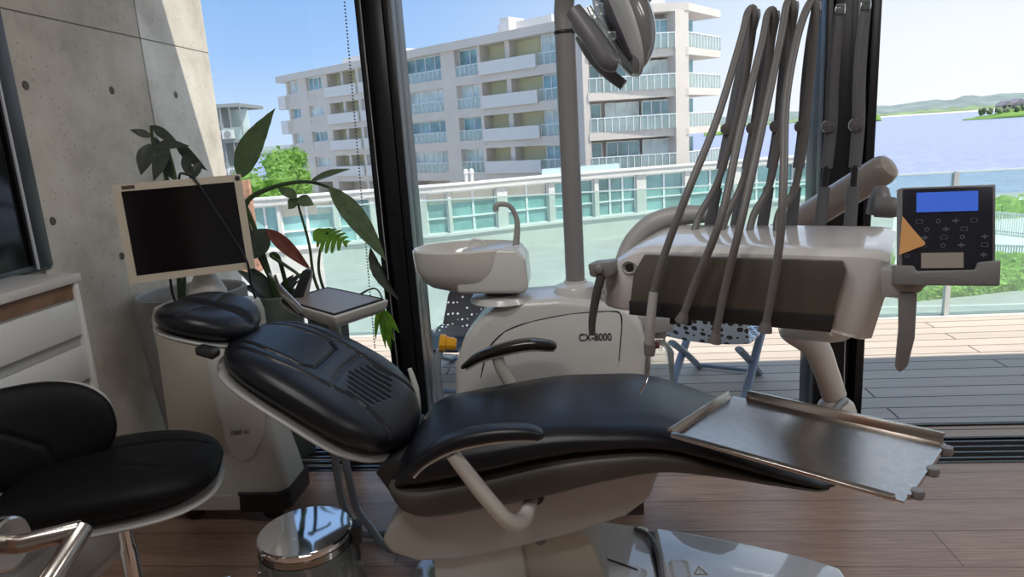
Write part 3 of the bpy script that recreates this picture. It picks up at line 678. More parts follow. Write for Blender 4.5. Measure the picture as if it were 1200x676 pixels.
# ============================================================ BIG POT + RUBBER PLANT
def leaf(mb,base,tip,wid,nrm,droop=.0,n=10,fold=.25,curl=0,wave=0,shape=1.0):
    base=Vector(base);tip=Vector(tip);nrm=Vector(nrm); ax=(tip-base); L=ax.length; a=ax.normalized(); nrm=(nrm-a*nrm.dot(a)).normalized(); s=a.cross(nrm)
    vs=[];m=4
    for i in range(n+1):
        t=i/n; w=wid*1.08*(math.sin(PI*t**(shape*.85))**.95)*(1-.2*t) if 0<t<1 else .001
        c=base+ax*t+nrm*(droop*L*math.sin(PI*t))+Vector((0,0,-curl*L*t*t))
        for j in range(-m,m+1):
            q=j/m; vs.append(c+s*(w*q)+nrm*(abs(q)*w*fold)+nrm*(wave*math.sin(t*40+j*.7)*abs(q)))
    k=2*m+1; fs=[(i*k+j,i*k+j+1,(i+1)*k+j+1,(i+1)*k+j) for i in range(n) for j in range(k-1)]
    # give the blade thickness
    off=len(vs); vs2=[v-nrm*.0015 for v in vs]; mb.add(vs+vs2,fs+[tuple(x+off for x in f[::-1]) for f in fs]); return mb
CAMDIR=Vector((0,-1,.15))
pr=thing('rubber_plant','rubber plant with drooping dark leaves in a tall grey-white pot by the concrete wall','plant',(-1.745,2.855,0))
m=MB().lathe([(.0,0),(.15,0),(.17,.02),(.215,.45),(.235,.80),(.235,.86),(.232,.87),(.222,.872),(.212,.865),(.205,.80),(.205,.79),(0,.79)],(-1.745,2.855,0),48,caps=False).build('pot',potm,pr)
MB().lathe([(0,.775),(.12,.78),(.206,.775),(.206,.77),(0,.77)],(-1.745,2.855,0),30,caps=False).build('soil',soil,pr)
MB().sweep([(-1.80,2.84,.77),(-1.79,2.88,1.1),(-1.80,2.9,1.4),aY(181,175,2.9),aY(177,147,2.9)],[.012,.006],8).build('stem',stemm,pr)
MB().sweep([(-1.78,2.82,.77),(-1.74,2.86,1.1),aY(205,205,2.88),aY(196,172,2.88)],[.010,.005],8).build('stem',stemm,pr)
for (bx_,by_),(tx,ty),w,Y,fd in [((178,160),(152,152),.024,2.86,.3),((176,168),(165,205),.05,2.84,.2),((178,147),(212,172),.030,2.9,.3),((183,170),(222,171),.030,2.87,.5),((198,172),(180,212),.050,2.84,.2),
    ((205,165),(243,200),.036,2.9,.3),((215,180),(228,212),.035,2.86,.3),((186,175),(205,212),.045,2.92,.2),((236,190),(222,214),.030,2.86,.3),((180,160),(192,190),.03,2.95,.2)]:
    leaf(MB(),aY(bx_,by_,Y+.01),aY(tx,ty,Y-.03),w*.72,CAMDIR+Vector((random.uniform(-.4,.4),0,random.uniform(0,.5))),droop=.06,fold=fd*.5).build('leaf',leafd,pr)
# banana-leaf plant (upright blade, arching blade)
ps=thing('banana_leaf_plant','big strelitzia plant with one upright blade and one arching over toward the window','plant',(-1.42,3.02,0))
MB().lathe([(0,0),(.075,0),(.08,.02),(.105,.72),(.11,.80),(.104,.805),(.098,.80),(.095,.76),(0,.76)],(-1.42,3.02,0),36,caps=False).build('pot',potg,ps)
MB().lathe([(0,.755),(.095,.755),(.095,.75),(0,.75)],(-1.42,3.02,0),24,caps=False).build('soil',soil,ps)
b0=Vector((-1.42,3.01,.75))
MB().sweep([b0,(-1.46,2.97,1.1),aY(284,232,2.96),aY(279,210,2.96)],[.014,.007],8).build('stem',stemm,ps)
leaf(MB(),aY(279,208,2.96),aY(322,127,2.96),.066,Vector((-.35,-1,.1)),droop=.03,fold=.18,n=18,wave=.0015,shape=.85).build('leaf',leafg,ps)
MB().sweep([b0+Vector((.03,0,0)),(-1.47,2.96,1.05),aY(288,240,2.95),aY(318,220,2.95),aY(360,213,2.95),aY(392,222,2.93)],[.013,.011,.006],8).build('stem',stemm,ps)
mb=MB(); 
sp_=[aY(388,220,2.93),aY(408,240,2.92),aY(428,268,2.90),aY(452,300,2.88)]
leaf(mb,aY(385,218,2.93),aY(453,306,2.88),.048,Vector((.5,-1,.5)),droop=.05,fold=.45,n=18,wave=.003).build('leaf',leafg,ps)
leaf(MB(),aY(362,214,2.95),aY(410,198,2.93),.03,Vector((0,-.6,1)),droop=.02,fold=.3,n=14).build('leaf',leafg,ps)
MB().sweep([b0+Vector((.05,.02,0)),(-1.36,2.95,.98),aY(318,300,2.93),aY(345,318,2.9),aY(352,325,2.9)],[.011,.006],8).build('stem',stemm,ps)
leaf(MB(),aY(312,268,2.94),aY(366,318,2.90),.032,Vector((.1,-1,.6)),droop=.10,fold=.5,n=14,wave=.003).build('dry_leaf',leafr,ps)
leaf(MB(),aY(312,268,2.94),aY(293,305,2.92),.06,Vector((.2,-1,.3)),droop=.05,fold=.3,n=12).build('leaf',leafd,ps)
for q in range(7):
    a=random.uniform(0,6.28); leaf(MB(),b0+Vector((.03*math.cos(a),.03*math.sin(a),.02)),b0+Vector((.16*math.cos(a),.10*math.sin(a)-.02,.10+.12*random.random())),.035,Vector((0,-.4,1)),droop=.1).build('leaf',leafd,ps)
# monstera
pm=thing('monstera_plant','monstera with one sunlit split leaf behind the small side tray','plant',(-1.17,2.96,0))
MB().lathe([(0,0),(.065,0),(.07,.02),(.09,.70),(.10,.80),(.094,.806),(.088,.80),(.085,.76),(0,.76)],(-1.17,2.96,0),36,caps=False).build('pot',potg,pm)
MB().lathe([(0,.75),(.086,.75),(.086,.745),(0,.745)],(-1.17,2.96,0),24,caps=False).build('soil',soil,pm)
c0_=Vector((-1.17,2.95,.75))
MB().sweep([c0_,aY(368,325,2.95),aY(362,285,2.95),aY(350,242,2.95),aY(348,232,2.95)],[.008,.005],8).build('stem',stemm,pm)
MB().sweep([c0_+Vector((.02,0,0)),aY(374,320,2.94),aY(376,290,2.94),aY(384,272,2.92)],[.008,.005],8).build('stem',stemm,pm)
def monstera(base,tip,wid,nrm,m,nm):
    base=Vector(base);tip=Vector(tip);nrm=Vector(nrm);ax=tip-base;L=ax.length;a=ax.normalized();nrm=(nrm-a*nrm.dot(a)).normalized();s=a.cross(nrm); mb=MB()
    K=7
    for sd_ in (-1,1):
        for k in range(K):
            t0=-.12+k/K*1.0; t1=t0+.11; w=wid*math.sin(PI*min(.97,max(.08,(k+.7)/K*.85+.1)))
            pts=[(t0,.0),(t0+.04,.55),(t0+.13,1.0),(t0+.19,.95),(t1+.06,.5),(t1+.035,.0)]
            vs=[base+ax*t+s*(sd_*w*q)-Vector((0,0,1))*(.25*w*q*q) for t,q in pts]; v2=[v-nrm*.0015 for v in vs]
            mb.add(vs+v2,[(0,1,4,5),(1,2,3,4),(11,10,7,6),(10,9,8,7)])
    return mb.build(nm,m,pm,smooth=False)
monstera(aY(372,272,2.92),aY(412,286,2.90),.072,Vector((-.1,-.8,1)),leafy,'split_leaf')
leaf(MB(),aY(348,233,2.95),aY(325,220,2.95),.03,Vector((0,-.6,1)),droop=.05).build('leaf',leafg,pm)
leaf(MB(),aY(348,233,2.95),aY(368,240,2.95),.03,Vector((0,-.8,.6)),droop=.05).build('leaf',leafg,pm)
leaf(MB(),aY(348,233,2.95),aY(338,245,2.95),.025,Vector((0,-.8,.3)),droop=.05).build('leaf',leafg,pm)
MB().sweep([c0_+Vector((.05,0,0)),(-1.05,2.93,.80),aY(447,350,2.92)],[.007,.004],8).build('stem',stemm,pm)
leaf(MB(),aY(434,290,2.95),aY(468,352,2.93),.035,Vector((-.6,-1,.2)),droop=.03,fold=.8,wave=.002,n=14).build('leaf',leafd,pm)
for k,(x,y) in enumerate(((440,398),(452,408),(462,400),(468,390),(447,385),(458,412))):
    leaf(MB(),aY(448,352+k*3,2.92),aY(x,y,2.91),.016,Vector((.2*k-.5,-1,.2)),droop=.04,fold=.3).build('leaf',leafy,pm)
MB().sweep([c0_+Vector((.06,0,0)),(-1.04,2.94,.78),aY(440,338,2.92),aY(452,362,2.92)],[.006,.003],6).build('stem',stemm,pm)
# ============================================================ SCANNER CART
ct=thing('scanner_cart','white dental scanner cart lettered on its tongue shaped panel with a monitor on top','medical cart',(-1.44,2.56,0))
def csec(z,x0,x1,y0,y1,r=.05,n=6):
    pts=[]
    for cx,cy,a0 in ((x1-r,y1-r,0),(x0+r,y1-r,90),(x0+r,y0+r,180),(x1-r,y0+r,270)):
        for k in range(n+1):
            a=math.radians(a0+90*k/n); pts.append(Vector((cx+r*math.cos(a),cy+r*math.sin(a),z)))
    return pts
MB().loft([csec(.09,-1.69,-1.20,2.37,2.60),csec(.14,-1.695,-1.195,2.365,2.60),csec(.20,-1.685,-1.205,2.38,2.60),csec(.40,-1.68,-1.25,2.41,2.60),csec(.60,-1.68,-1.27,2.42,2.60),csec(.84,-1.685,-1.27,2.42,2.60),csec(.885,-1.675,-1.28,2.435,2.59,.045),csec(.895,-1.65,-1.30,2.46,2.57,.03)]).build('body',offwhite,ct)
def fy(z): return interp([(.14,2.365),(.2,2.38),(.4,2.41),(.6,2.42),(.84,2.42)],z)
fp=[(-1.655,.30),(-1.65,.79),(-1.63,.82),(-1.40,.82),(-1.395,.78),(-1.385,.5),(-1.35,.30)]
m=MB(); n=len(fp); vs=[Vector((x,fy(z)-.006,z)) for x,z in fp]+[Vector((x,fy(z)+.01,z)) for x,z in fp]
m.add(vs,[tuple(range(n))]+[(i,(i+1)%n,n+(i+1)%n,n+i) for i in range(n)]); m.build('front_panel',beige,ct,bevel=.003)
tg=[(aY(x,y,2.41).x,aY(x,y,2.41).z) for x,y in ((236,392),(262,388),(300,430),(312,470),(310,510),(300,532),(287,538),(272,527),(258,495),(247,450))]
n=len(tg); vs=[Vector((x,fy(z)-.010,z)) for x,z in tg]+[Vector((x,fy(z)+.01,z)) for x,z in tg]
m=MB().add(vs,[tuple(range(n))]+[(i,(i+1)%n,n+(i+1)%n,n+i) for i in range(n)]); m.build('tongue_panel',white,ct,bevel=.003)
text('lettering','CEREC AC',.022,tuple(aY(270,510,2.384)),(1,0,.08),(0,0,1),dark,ct,thick=.001,sx=.78,bold=.0001)
m=MB(); 
for z0,z1 in ((.075,.135),): m.loft([csec(z0,-1.70,-1.19,2.355,2.61),csec(z1,-1.703,-1.187,2.352,2.61)])
m.build('base_skirt',offwhite,ct)
MB().loft([csec(.07,-1.41,-1.184,2.347,2.61,.05),csec(.145,-1.40,-1.180,2.343,2.61,.05)]).build('bumper',dark,ct)
for x in (-1.62,-1.28):
    for y in (2.42,2.56):
        w=MB().lathe([(.012,-.018),(.042,-.016),(.045,0),(.042,.016),(.012,.018)],(x,y,.046),18,Vector((0,1,0))).build('caster',dark,ct)
        MB().sweep([(x,y,.046),(x,y,.095)],.012,8,smooth=1).build('caster_fork',dark,w)
MB().lathe([(.0,.88),(.07,.885),(.072,.93),(.055,.97),(.04,1.0),(.035,1.08),(0,1.08)],(-1.475,2.525,0),28).build('monitor_neck',white,ct)
MB().sweep([(-1.475,2.55,1.02),(-1.475,2.53,1.10),(-1.46,2.46,1.13)],[.03,.035,.03],12).build('monitor_joint',dark,ct)
# monitor: corners from the picture at the cart's depth, one flat panel
TL,TR,BR,BL=aY(132,215,2.42),aY(283,206,2.42),aY(298,312,2.42),aY(153,334,2.42)
TL,TR,BR,BL=aY(132,215,2.33),aY(283,206,2.52),aY(298,312,2.50),aY(153,334,2.31)
mo=(TL+TR+BR+BL)/4; Wm=((TR-TL).length+(BR-BL).length)/2; Hm=((TL-BL).length+(TR-BR).length)/2
ex=((TR-TL)+(BR-BL)).normalized(); ez=((TL-BL)+(TR-BR)).normalized(); ez=(ez-ex*ez.dot(ex)).normalized(); ey=ez.cross(ex)
MF=lambda v: mo+ex*v.x+ey*v.y+ez*v.z
m=MB()
bw=.026
for lo,hi in (((-Wm/2,-.02,-Hm/2),(Wm/2,.03,-Hm/2+bw)),((-Wm/2,-.02,Hm/2-bw),(Wm/2,.03,Hm/2)),((-Wm/2,-.02,-Hm/2+bw),(-Wm/2+bw,.03,Hm/2-bw)),((Wm/2-bw,-.02,-Hm/2+bw),(Wm/2,.03,Hm/2-bw)),((-Wm/2+.01,.01,-Hm/2+.01),(Wm/2-.01,.05,Hm/2-.01))): m.box(lo,hi,MF)
mon=m.build('monitor',mat('monitor_beige',(.58,.52,.42),.4),ct,smooth=False)
MB().box((-Wm/2+bw,-.012,-Hm/2+bw),(Wm/2-bw,-.005,Hm/2-bw),MF).build('screen',screen_m,mon,smooth=False)
MB().box((-Wm/2+.030,-.0215,Hm/2-.019),(-Wm/2+.072,-.0195,Hm/2-.007),MF).build('name_badge',mat('badge_dark',(.10,.05,.04),.4),mon,smooth=False)
MB().lathe([(0,0),(.008,.001),(.009,.004),(0,.005)],MF(Vector((Wm/2-.013,-.0205,Hm/2-.013))),16,-ey).build('camera_dot',dark,mon)
MB().sweep([MF(Vector((-.01,.06,.05))),MF(Vector((.0,.05,Hm/2+.01))),MF(Vector((.03,.0,Hm/2+.016))),MF(Vector((.06,-.03,Hm/2-.01))),MF(Vector((.10,-.035,.08))),MF(Vector((.15,-.035,-.04))),MF(Vector((.19,-.035,-.15))),MF(Vector((.19,-.02,-.23))),(-1.27,2.50,.90)],.0045,8).build('cable',black,ct)
MB().sweep([(-1.575,2.46,1.05),(-1.575,2.45,.96),(-1.58,2.47,.895)],.005,8).build('cable',black,ct)
# crumpled white cloth lump behind the headrest, on the cart top
# wire loop at the cart side
m=MB()
m.sweep([aY(322,508,2.70),aY(325,520,2.70),aY(322,545,2.70),aY(328,552,2.70)],.006,8); 
wl_=m.sweep([aY(339,512,2.72),aY(338,540,2.72),aY(338,549,2.72)],.004,6)
rk_=MB()
for y_ in (539,545.5): rk_.sweep([aY(332,y_,2.74),aY(402,y_-.5,2.74)],.0035,6,smooth=1)
for x_ in (330,339): rk_.sweep([aY(x_,508,2.74),aY(x_+1,549,2.74)],.0035,6,smooth=1)
for x_ in (332,400): 
    p=aY(x_,545,2.74); rk_.sweep([p,Vector((p.x,p.y,0.0))],.0035,6,smooth=1)
setp(rk_.build('wire_stand',mat('grey_wire',(.4,.4,.4),.4),None),'thin pale wire stand on the floor between the scanner cart and the backrest','stand')
# ============================================================ DENTAL CHAIR
dc=thing('dental_chair','reclined black dental patient chair with white base','dental chair',(-.2,2.0,0))
YC=2.0
# seat cushion
top=[(-.575,.485),(-.53,.565),(-.46,.598),(-.35,.618),(-.11,.651),(.05,.652),(.2,.644),(.35,.595),(.5,.535),(.60,.49),(.67,.46),(.70,.45)]
bot=[(-.575,.465),(-.45,.485),(-.30,.515),(-.1,.562),(.05,.585),(.2,.585),(.35,.545),(.5,.495),(.60,.462),(.67,.44),(.70,.435)]
def seatw(x): return interp([(-.575,.20),(-.55,.235),(-.48,.257),(.3,.262),(.5,.25),(.62,.225),(.68,.18),(.70,.12)],x)
secs=[];xs_=[-.575+1.275*i/70 for i in range(71)]
for i,x in enumerate(xs_):
    zt,zb=smoothtab(top,x),smoothtab(bot,x); hw=seatw(x); 
    if i in (0,70): zt=zb+(zt-zb)*.4
    mid=(zt+zb)/2; hh=(zt-zb)/2; sec=[]
    for k in range(48):
        a=2*PI*k/48; c,s_=math.cos(a),math.sin(a); e=.38
        yy=hw*math.copysign(abs(c)**e,c); zz=hh*math.copysign(abs(s_)**.7,s_)
        if s_>0:
            zz+=.014*(1-(yy/hw)**2)
            g=abs(abs(yy)-hw*.72); zz-=.006*math.exp(-(g/.006)**2)
            gx=abs(x+.30-.05*(yy/hw)**2); zz-=.007*math.exp(-(gx/.010)**2) if abs(yy)<hw*.72 else 0
        sec.append(Vector((x,YC+yy,mid+zz)))
    secs.append(sec)
seat=MB().loft(secs).build('seat_cushion',leather,dc,angle=60)
# grey vinyl under shell
sb_=[(-.59,.445),(-.55,.395),(-.47,.378),(-.30,.405),(-.1,.448),(.05,.49),(.2,.518),(.35,.505),(.5,.478),(.60,.453),(.67,.432),(.70,.428)]
st_=[(-.59,.478),(-.45,.492),(-.30,.522),(-.1,.568),(.05,.588),(.2,.588),(.35,.548),(.5,.498),(.60,.465),(.67,.443),(.70,.438)]
secs=[]
for i in range(61):
    x=-.59+1.29*i/60; zt,zb=smoothtab(st_,x),smoothtab(sb_,x); hw=seatw(x+.012)+.014; mid=(zt+zb)/2;hh=(zt-zb)/2
    secs.append([Vector((x,YC+hw*math.copysign(abs(math.cos(2*PI*k/40))**.3,math.cos(2*PI*k/40))*(1-.10*(1-math.sin(2*PI*k/40))/2),mid+hh*math.copysign(abs(math.sin(2*PI*k/40))**.5,math.sin(2*PI*k/40)))) for k in range(40)])
MB().loft(secs).build('seat_shell',vinyl,dc,angle=60)
# backrest
d0=Vector((-1.035,YC,.890)); d1=Vector((-.555,YC,.570)); t_=(d1-d0).normalized(); nb_=Vector((-t_.z,0,t_.x)); Lb=.635; cb=(d0+d1)/2-t_*.014-nb_*.006
wv=Vector((0,1,0))
def bw_(X): return smoothtab([(-1,.20),(-.8,.235),(-.4,.258),(.0,.272),(.45,.275),(.75,.245),(1,.19)],X)
gr_=[]
gr_.append(([(-.30,-.09),(-.20,-.115),(-.08,-.12),(-.045,-.09),(-.045,.09),(-.08,.12),(-.2,.115),(-.30,.09)],.009,.006))
for sgn in (-1,1): gr_.append(([(-.30,.135*sgn),(-.15,.165*sgn),(.0,.15*sgn),(.12,.135*sgn),(.27,.17*sgn)],.009,.006))
gr_.append(([(.03,-.15),(.015,0),(.03,.15)],.006,.006))
for k in range(9):
    w=-.125+k*.031; gr_.append(([(.045+.01*abs(k-4),w),(.12,w*1.02-.004),(.19-.01*abs(k-4),w*1.08)],.006,.0055))
bk=cushion(lambda s,w,h: cb+t_*s+wv*w+nb_*(h+.018*(abs(w)/.26)**2+.02*math.cos(s/Lb*PI)*0-.03*(s/Lb*2)**2*(1 if s<0 else .3)),Lb,bw_,.060,.066,gr_,n=130,sq=3.4,p=5)
bko=weld(bk.build('backrest',leather,dc,angle=70))
sh=cushion(lambda s,w,h: cb-nb_*.050+t_*s+wv*w+nb_*(h-.03*(s/Lb*2)**2*(1 if s<0 else .3)),Lb+.004,lambda X:bw_(X)-.004,.008,.020,n=40,sq=3.4,p=6)
weld(sh.build('backrest_shell',greyp2,dc,angle=60))
# hinge cover between backrest and seat, white rim
MB().prism([(-.64,.50),(-.59,.545),(-.555,.545),(-.54,.48),(-.53,.42),(-.60,.43)],lambda a,b_,d:Vector((a,YC+d,b_)),-.17,.17).build('hinge_cover',dark,dc,bevel=.01)
MB().sweep([aY(480,432,2.26),aY(487,455,2.26),aY(490,480,2.26),aY(487,505,2.26),aY(489,520,2.24)],[.008,.012,.010,.012,.010],10).build('hinge_arm',white,dc)
# headrest
hcn=Vector((-1.175,YC-.0,.955)); ht=Vector((.965,0,-.26)).normalized(); hn_=Vector((-ht.z,0,ht.x))
hr=cushion(lambda s,w,h: hcn+ht*s+wv*w+hn_*(h+.022*(abs(w)/.16)**2-.008),.29,lambda X:.158+.012*math.cos(X*2),.055,.045,[([(-.14,0),(.13,0)],.014,.020),([(-.02,-.14),(.0,-.02)],.004,.01),([(-.02,.14),(.0,.02)],.004,.01)],n=70,sq=2.4,p=3.2)
weld(hr.build('headrest',leather,dc,angle=70))
hs=cushion(lambda s,w,h: hcn-hn_*.040+ht*s+wv*w+hn_*(h+.02*(abs(w)/.16)**2-.008),.292,lambda X:.157+.012*math.cos(X*2),.006,.016,n=30,sq=2.4,p=5)
weld(hs.build('headrest_shell',greyp2,dc,angle=60))
MB().sweep([hcn-hn_*.07+ht*.05,hcn-hn_*.085+ht*.14,cb-nb_*.08-t_*.22,cb-nb_*.08],[.022,.020,.02,.02],12,flat=(.5,1.6)).build('headrest_bracket',greyp,dc)
MB().prism([(0,-.012),(.05,-.016),(.055,.0),(.05,.014),(0,.012)],lambda a,b_,d:aY(228,412,1.80)+Vector((a,d,b_-a*.25)),0,.045).build('headrest_lever',dark,dc,bevel=.005)
# white housing below the seat
hp_=[(-.645,.265),(-.62,.315),(-.56,.38),(-.47,.40),(-.30,.42),(-.10,.46),(.05,.50),(.19,.53),(.205,.50),(.17,.40),(.10,.345),(-.05,.29),(-.25,.235),(-.42,.20),(-.54,.195),(-.62,.225)]
MB().prism(hp_,lambda a,b_,d:Vector((a,YC+d,b_)),-.165,.165).build('base_housing',mat('housing_cream',(.44,.435,.415),.35,coat=.2),dc,bevel=.018,seg=3)
MB().box((.08,1.86,.335),(.155,2.14,.375)).build('limit_switch_box',dark,dc,bevel=.004)
MB().prism([(-.50,.06),(-.50,.23),(-.22,.26),(-.20,.06)],lambda a,b_,d:Vector((a,YC+d,b_)),-.13,.13).build('pedestal',offwhite,dc,bevel=.015)
MB().prism([(-.22,.06),(-.23,.26),(-.05,.30),(.0,.22),(.05,.06)],lambda a,b_,d:Vector((a,YC+d,b_)),-.11,.11).build('pedestal_link',beige,dc,bevel=.012)
MB().lathe([(0,-.012),(.018,-.01),(.02,.01),(0,.013)],(-.16,1.885,.245),16,Vector((0,1,0))).build('pivot_bolt',greyp,dc)
# floor plate in two pieces
def plate(name,poly,z0,z1,m,b=.012): return MB().prism(poly,lambda a,b_,d:Vector((a,b_,d)),z0,z1).build(name,m,dc,bevel=b,seg=3)
platem=mat('glossy_white_plate',(.74,.74,.75),.07,spec=1.0,coat=1.0)
pl1=plate('floor_plate',[(-.60,1.72),(-.55,1.66),(.20,1.66),(.20,2.245),(.05,2.28),(-.55,2.28),(-.60,2.22)],.0,.062,platem)
MB().sweep([(-.15,2.11,.064),(.02,2.06,.064),(.14,1.99,.064)],.0022,6).build('plate_seam',dark,pl1)
pl2=plate('plate_cover',[(.215,1.68),(.55,1.74),(.70,1.83),(.77,1.93),(.77,1.99),(.68,2.05),(.50,2.13),(.30,2.20),(.215,2.225)],.0,.075,platem,.015)
MB().box((.200,1.68,.005),(.216,2.23,.05)).build('plate_gap',dark,dc,smooth=False)
MB().sweep([(.19,1.70,.066),(.215,2.0,.072),(.20,2.16,.072),(.15,2.225,.068)],[.008,.010,.006],8).build('plate_ridge',greyp,dc)
w0=aZ(820,668,.076)
m=MB(); 
for a,b_ in (((-.02,-.02),(.02,-.02)),((.02,-.02),(0,.02)),((0,.02),(-.02,-.02))): m.sweep([w0+Vector((a[0],a[1],0)),w0+Vector((b_[0],b_[1],0))],.0016,6,smooth=1)
m.box((w0.x-.001,w0.y-.011,w0.z-.001),(w0.x+.001,w0.y+.006,w0.z+.001)); m.build('warning_triangle',mat('warning_ochre',(.45,.40,.12),.5),pl2,smooth=False)
# armrests
def armrest(Y,pts,post,mt,nm):
    W_=.034
    secs=[];P=catmull([Vector((x,Y,z)) for x,z in pts],6)
    n=len(P)
    for i,p in enumerate(P):
        t=(P[min(i+1,n-1)]-P[max(i-1,0)]).normalized(); up_=Vector((-t.z,0,t.x)); u=i/(n-1); k=min(1,math.sin(PI*min(.985,max(.015,u)))**.35)
        secs.append([p+Vector((0,1,0))*W_*k*math.copysign(abs(math.cos(2*PI*q/20))**.6,math.cos(2*PI*q/20))+up_*(.019*k*math.copysign(abs(math.sin(2*PI*q/20))**.7,math.sin(2*PI*q/20))) for q in range(20)])
    a=MB().loft(secs).build('armrest',leather if mt is None else mt,dc,angle=60)
    P2=P[2:-3]
    MB().sweep([p-Vector((0,0,.019)) for p in P2],[.006,.012,.012,.004],10,smooth=1,flat=(.8,2.1)).build('armrest_base',white,a)
    MB().sweep(post,[.018,.021,.021,.018],14,flat=(1,1.15)).build('armrest_post',offwhite,a)
armrest(1.63,[(-.47,.600),(-.43,.645),(-.35,.690),(-.24,.712),(-.15,.712),(-.115,.700)],[(-.355,1.63,.655),(-.33,1.63,.615),(-.27,1.64,.515),(-.22,1.66,.44),(-.185,1.72,.415),(-.17,1.86,.42)],None,'near')
armrest(2.33,[(-.445,.650),(-.38,.69),(-.30,.715),(-.20,.732),(-.125,.725),(-.10,.715)],[(-.315,2.33,.70),(-.30,2.33,.64),(-.24,2.33,.52),(-.20,2.32,.44),(-.17,2.22,.42),(-.16,2.12,.42)],mat('glossy_black_pad',(.014,.013,.010),.15,coat=.5),'far')
MB().lathe([(0,-.02),(.03,-.018),(.032,.018),(0,.02)],(-.165,1.835,.425),20,Vector((0,1,0))).build('armrest_socket',dark,dc)
# ============================================================ SPITTOON UNIT
su=thing('spittoon_unit','white rounded water unit with ceramic basin and model lettering, behind the chair','dental unit',(-.12,2.6,0))
YF=2.50
bp2=[(-.515,.05),(-.515,.47),(-.505,.60),(-.465,.70),(-.40,.775),(-.33,.822),(-.24,.845),(-.10,.85),(.0,.838),(.10,.822),(.17,.80),(.215,.74),(.235,.66),(.225,.56),(.215,.05)]
MB().prism(bp2,lambda a,b_,d:Vector((a,YF+d,b_)),0,.27).build('body',white,su,bevel=.03,seg=4)
seam=[(-.405,.17),(-.405,.55),(-.37,.66),(-.30,.73),(-.2,.765),(-.05,.79),(.10,.795),(.135,.785),(.14,.74),(.125,.60),(.115,.17)]
n=len(seam)
panel=MB().prism([(a,b_) for a,b_ in seam],lambda a,b_,d:Vector((a,YF+d,b_)),-.004,.01).build('front_panel',white,su,bevel=.003)
MB().sweep([Vector((a,YF-.001,b_)) for a,b_ in seam[1:-1]],.0028,6,smooth=4).build('panel_seam',dark,su)
text('lettering','CX-8000',.040,(-.022,YF-.006,.686),(1,0,-.01),(0,0,1),dark,su,thick=.001,sx=.83,bold=.0003)
# basin: bowl at left, block at right
def oval(cx,cy,z,rx,ry,n=40,p=1.0): return [Vector((cx+rx*math.cos(2*PI*k/n),cy+ry*math.sin(2*PI*k/n),z)) for k in range(n)]
bz=[(-.40,.885,.14,.08),(-.42,.90,.17,.10),(-.435,.93,.195,.125),(-.44,.97,.208,.14),(-.44,1.02,.212,.148),(-.44,1.045,.213,.15)]
secs=[oval(x,2.60,z,rx,ry) for x,z,rx,ry in bz]+[oval(-.44,2.60,1.052,.206,.143),oval(-.44,2.60,1.045,.198,.135),oval(-.44,2.60,1.00,.18,.12),oval(-.43,2.60,.94,.12,.08),oval(-.42,2.60,.925,.04,.03)]
basin=MB().loft(secs).build('basin',mat('ceramic_white',(.72,.70,.66),.1,coat=.6,spec=.6),su)
MB().prism([(-.47,.888),(-.47,1.03),(-.30,1.05),(-.235,1.046),(-.205,1.01),(-.20,.90),(-.215,.878)],lambda a,b_,d:Vector((a,2.50+d,b_)),-.02,.18).build('basin_block',white,su,bevel=.02,seg=3)
MB().lathe([(0,.84),(.10,.84),(.07,.862),(.065,.885),(0,.885)],(-.31,2.60,0),28,caps=False).build('basin_neck',dark,su)
MB().lathe([(0,.83),(.13,.835),(.12,.855),(.06,.862),(0,.862)],(-.31,2.60,0),30,caps=False).build('basin_seat',white,su)
f0=aY(604,292,2.58)
MB().sweep([(f0.x,2.58,1.03),aY(606,270,2.58),aY(605,255,2.58),aY(598,242,2.57),aY(588,239,2.56),aY(582,241,2.55),aY(581,247,2.55)],[.014,.011,.0095,.0095,.010,.011],12).build('faucet',greyp2,su)
MB().sweep([aY(551,294,2.60),aY(551,286,2.60),aY(555,281,2.60),aY(562,281,2.60),aY(567,286,2.60),aY(568,294,2.60)],.0055,8).build('cup_filler',white,su)
# yellow valve and hoses
v0=aY(522,402,2.56)
va=MB().lathe([(0,-.045),(.020,-.043),(.026,-.03),(.026,-.005),(.034,0),(.034,.022),(.022,.026),(0,.026)],v0,10,Vector((-.9,-.1,.15)).normalized()).build('yellow_valve',yellow,su,angle=30)
MB().sweep([aY(516,410,2.56),aY(513,425,2.56),aY(514,450,2.57),aY(518,475,2.57),(-.55,2.56,.25),(-.50,2.56,.12)],.014,10).build('drain_hose',tube_m,su)
MB().sweep([aY(514,410,2.58),aY(509,425,2.59),aY(510,450,2.60),aY(512,475,2.60),(-.57,2.6,.25),(-.50,2.6,.12)],.010,10).build('drain_hose',tube_m,su)
MB().lathe([(0,.0),(.055,0),(.058,.02),(.058,.13),(.04,.16),(.025,.175),(.025,.2),(0,.2)],(.29,2.62,.46),24).build('water_bottle',clearp,su)
MB().lathe([(0,0),(.03,0),(.03,.04),(0,.04)],(.29,2.62,.655),20).build('bottle_cap',greyp2,su)
MB().prism([(.19,.68),(.34,.69),(.34,.74),(.19,.76)],lambda a,b_,d:Vector((a,2.56+d,b_)),0,.12).build('bottle_bracket',greyp2,su,bevel=.006)
# assistant tray with holders
tp=[aZ(x,y,.86) for x,y in ((312,356),(381,327),(452,349),(398,373))]
ce=sum(tp,Vector())/4
def tray_sec(k,z): return [Vector((ce.x+(p.x-ce.x)*k,ce.y+(p.y-ce.y)*k,z)) for p in tp]
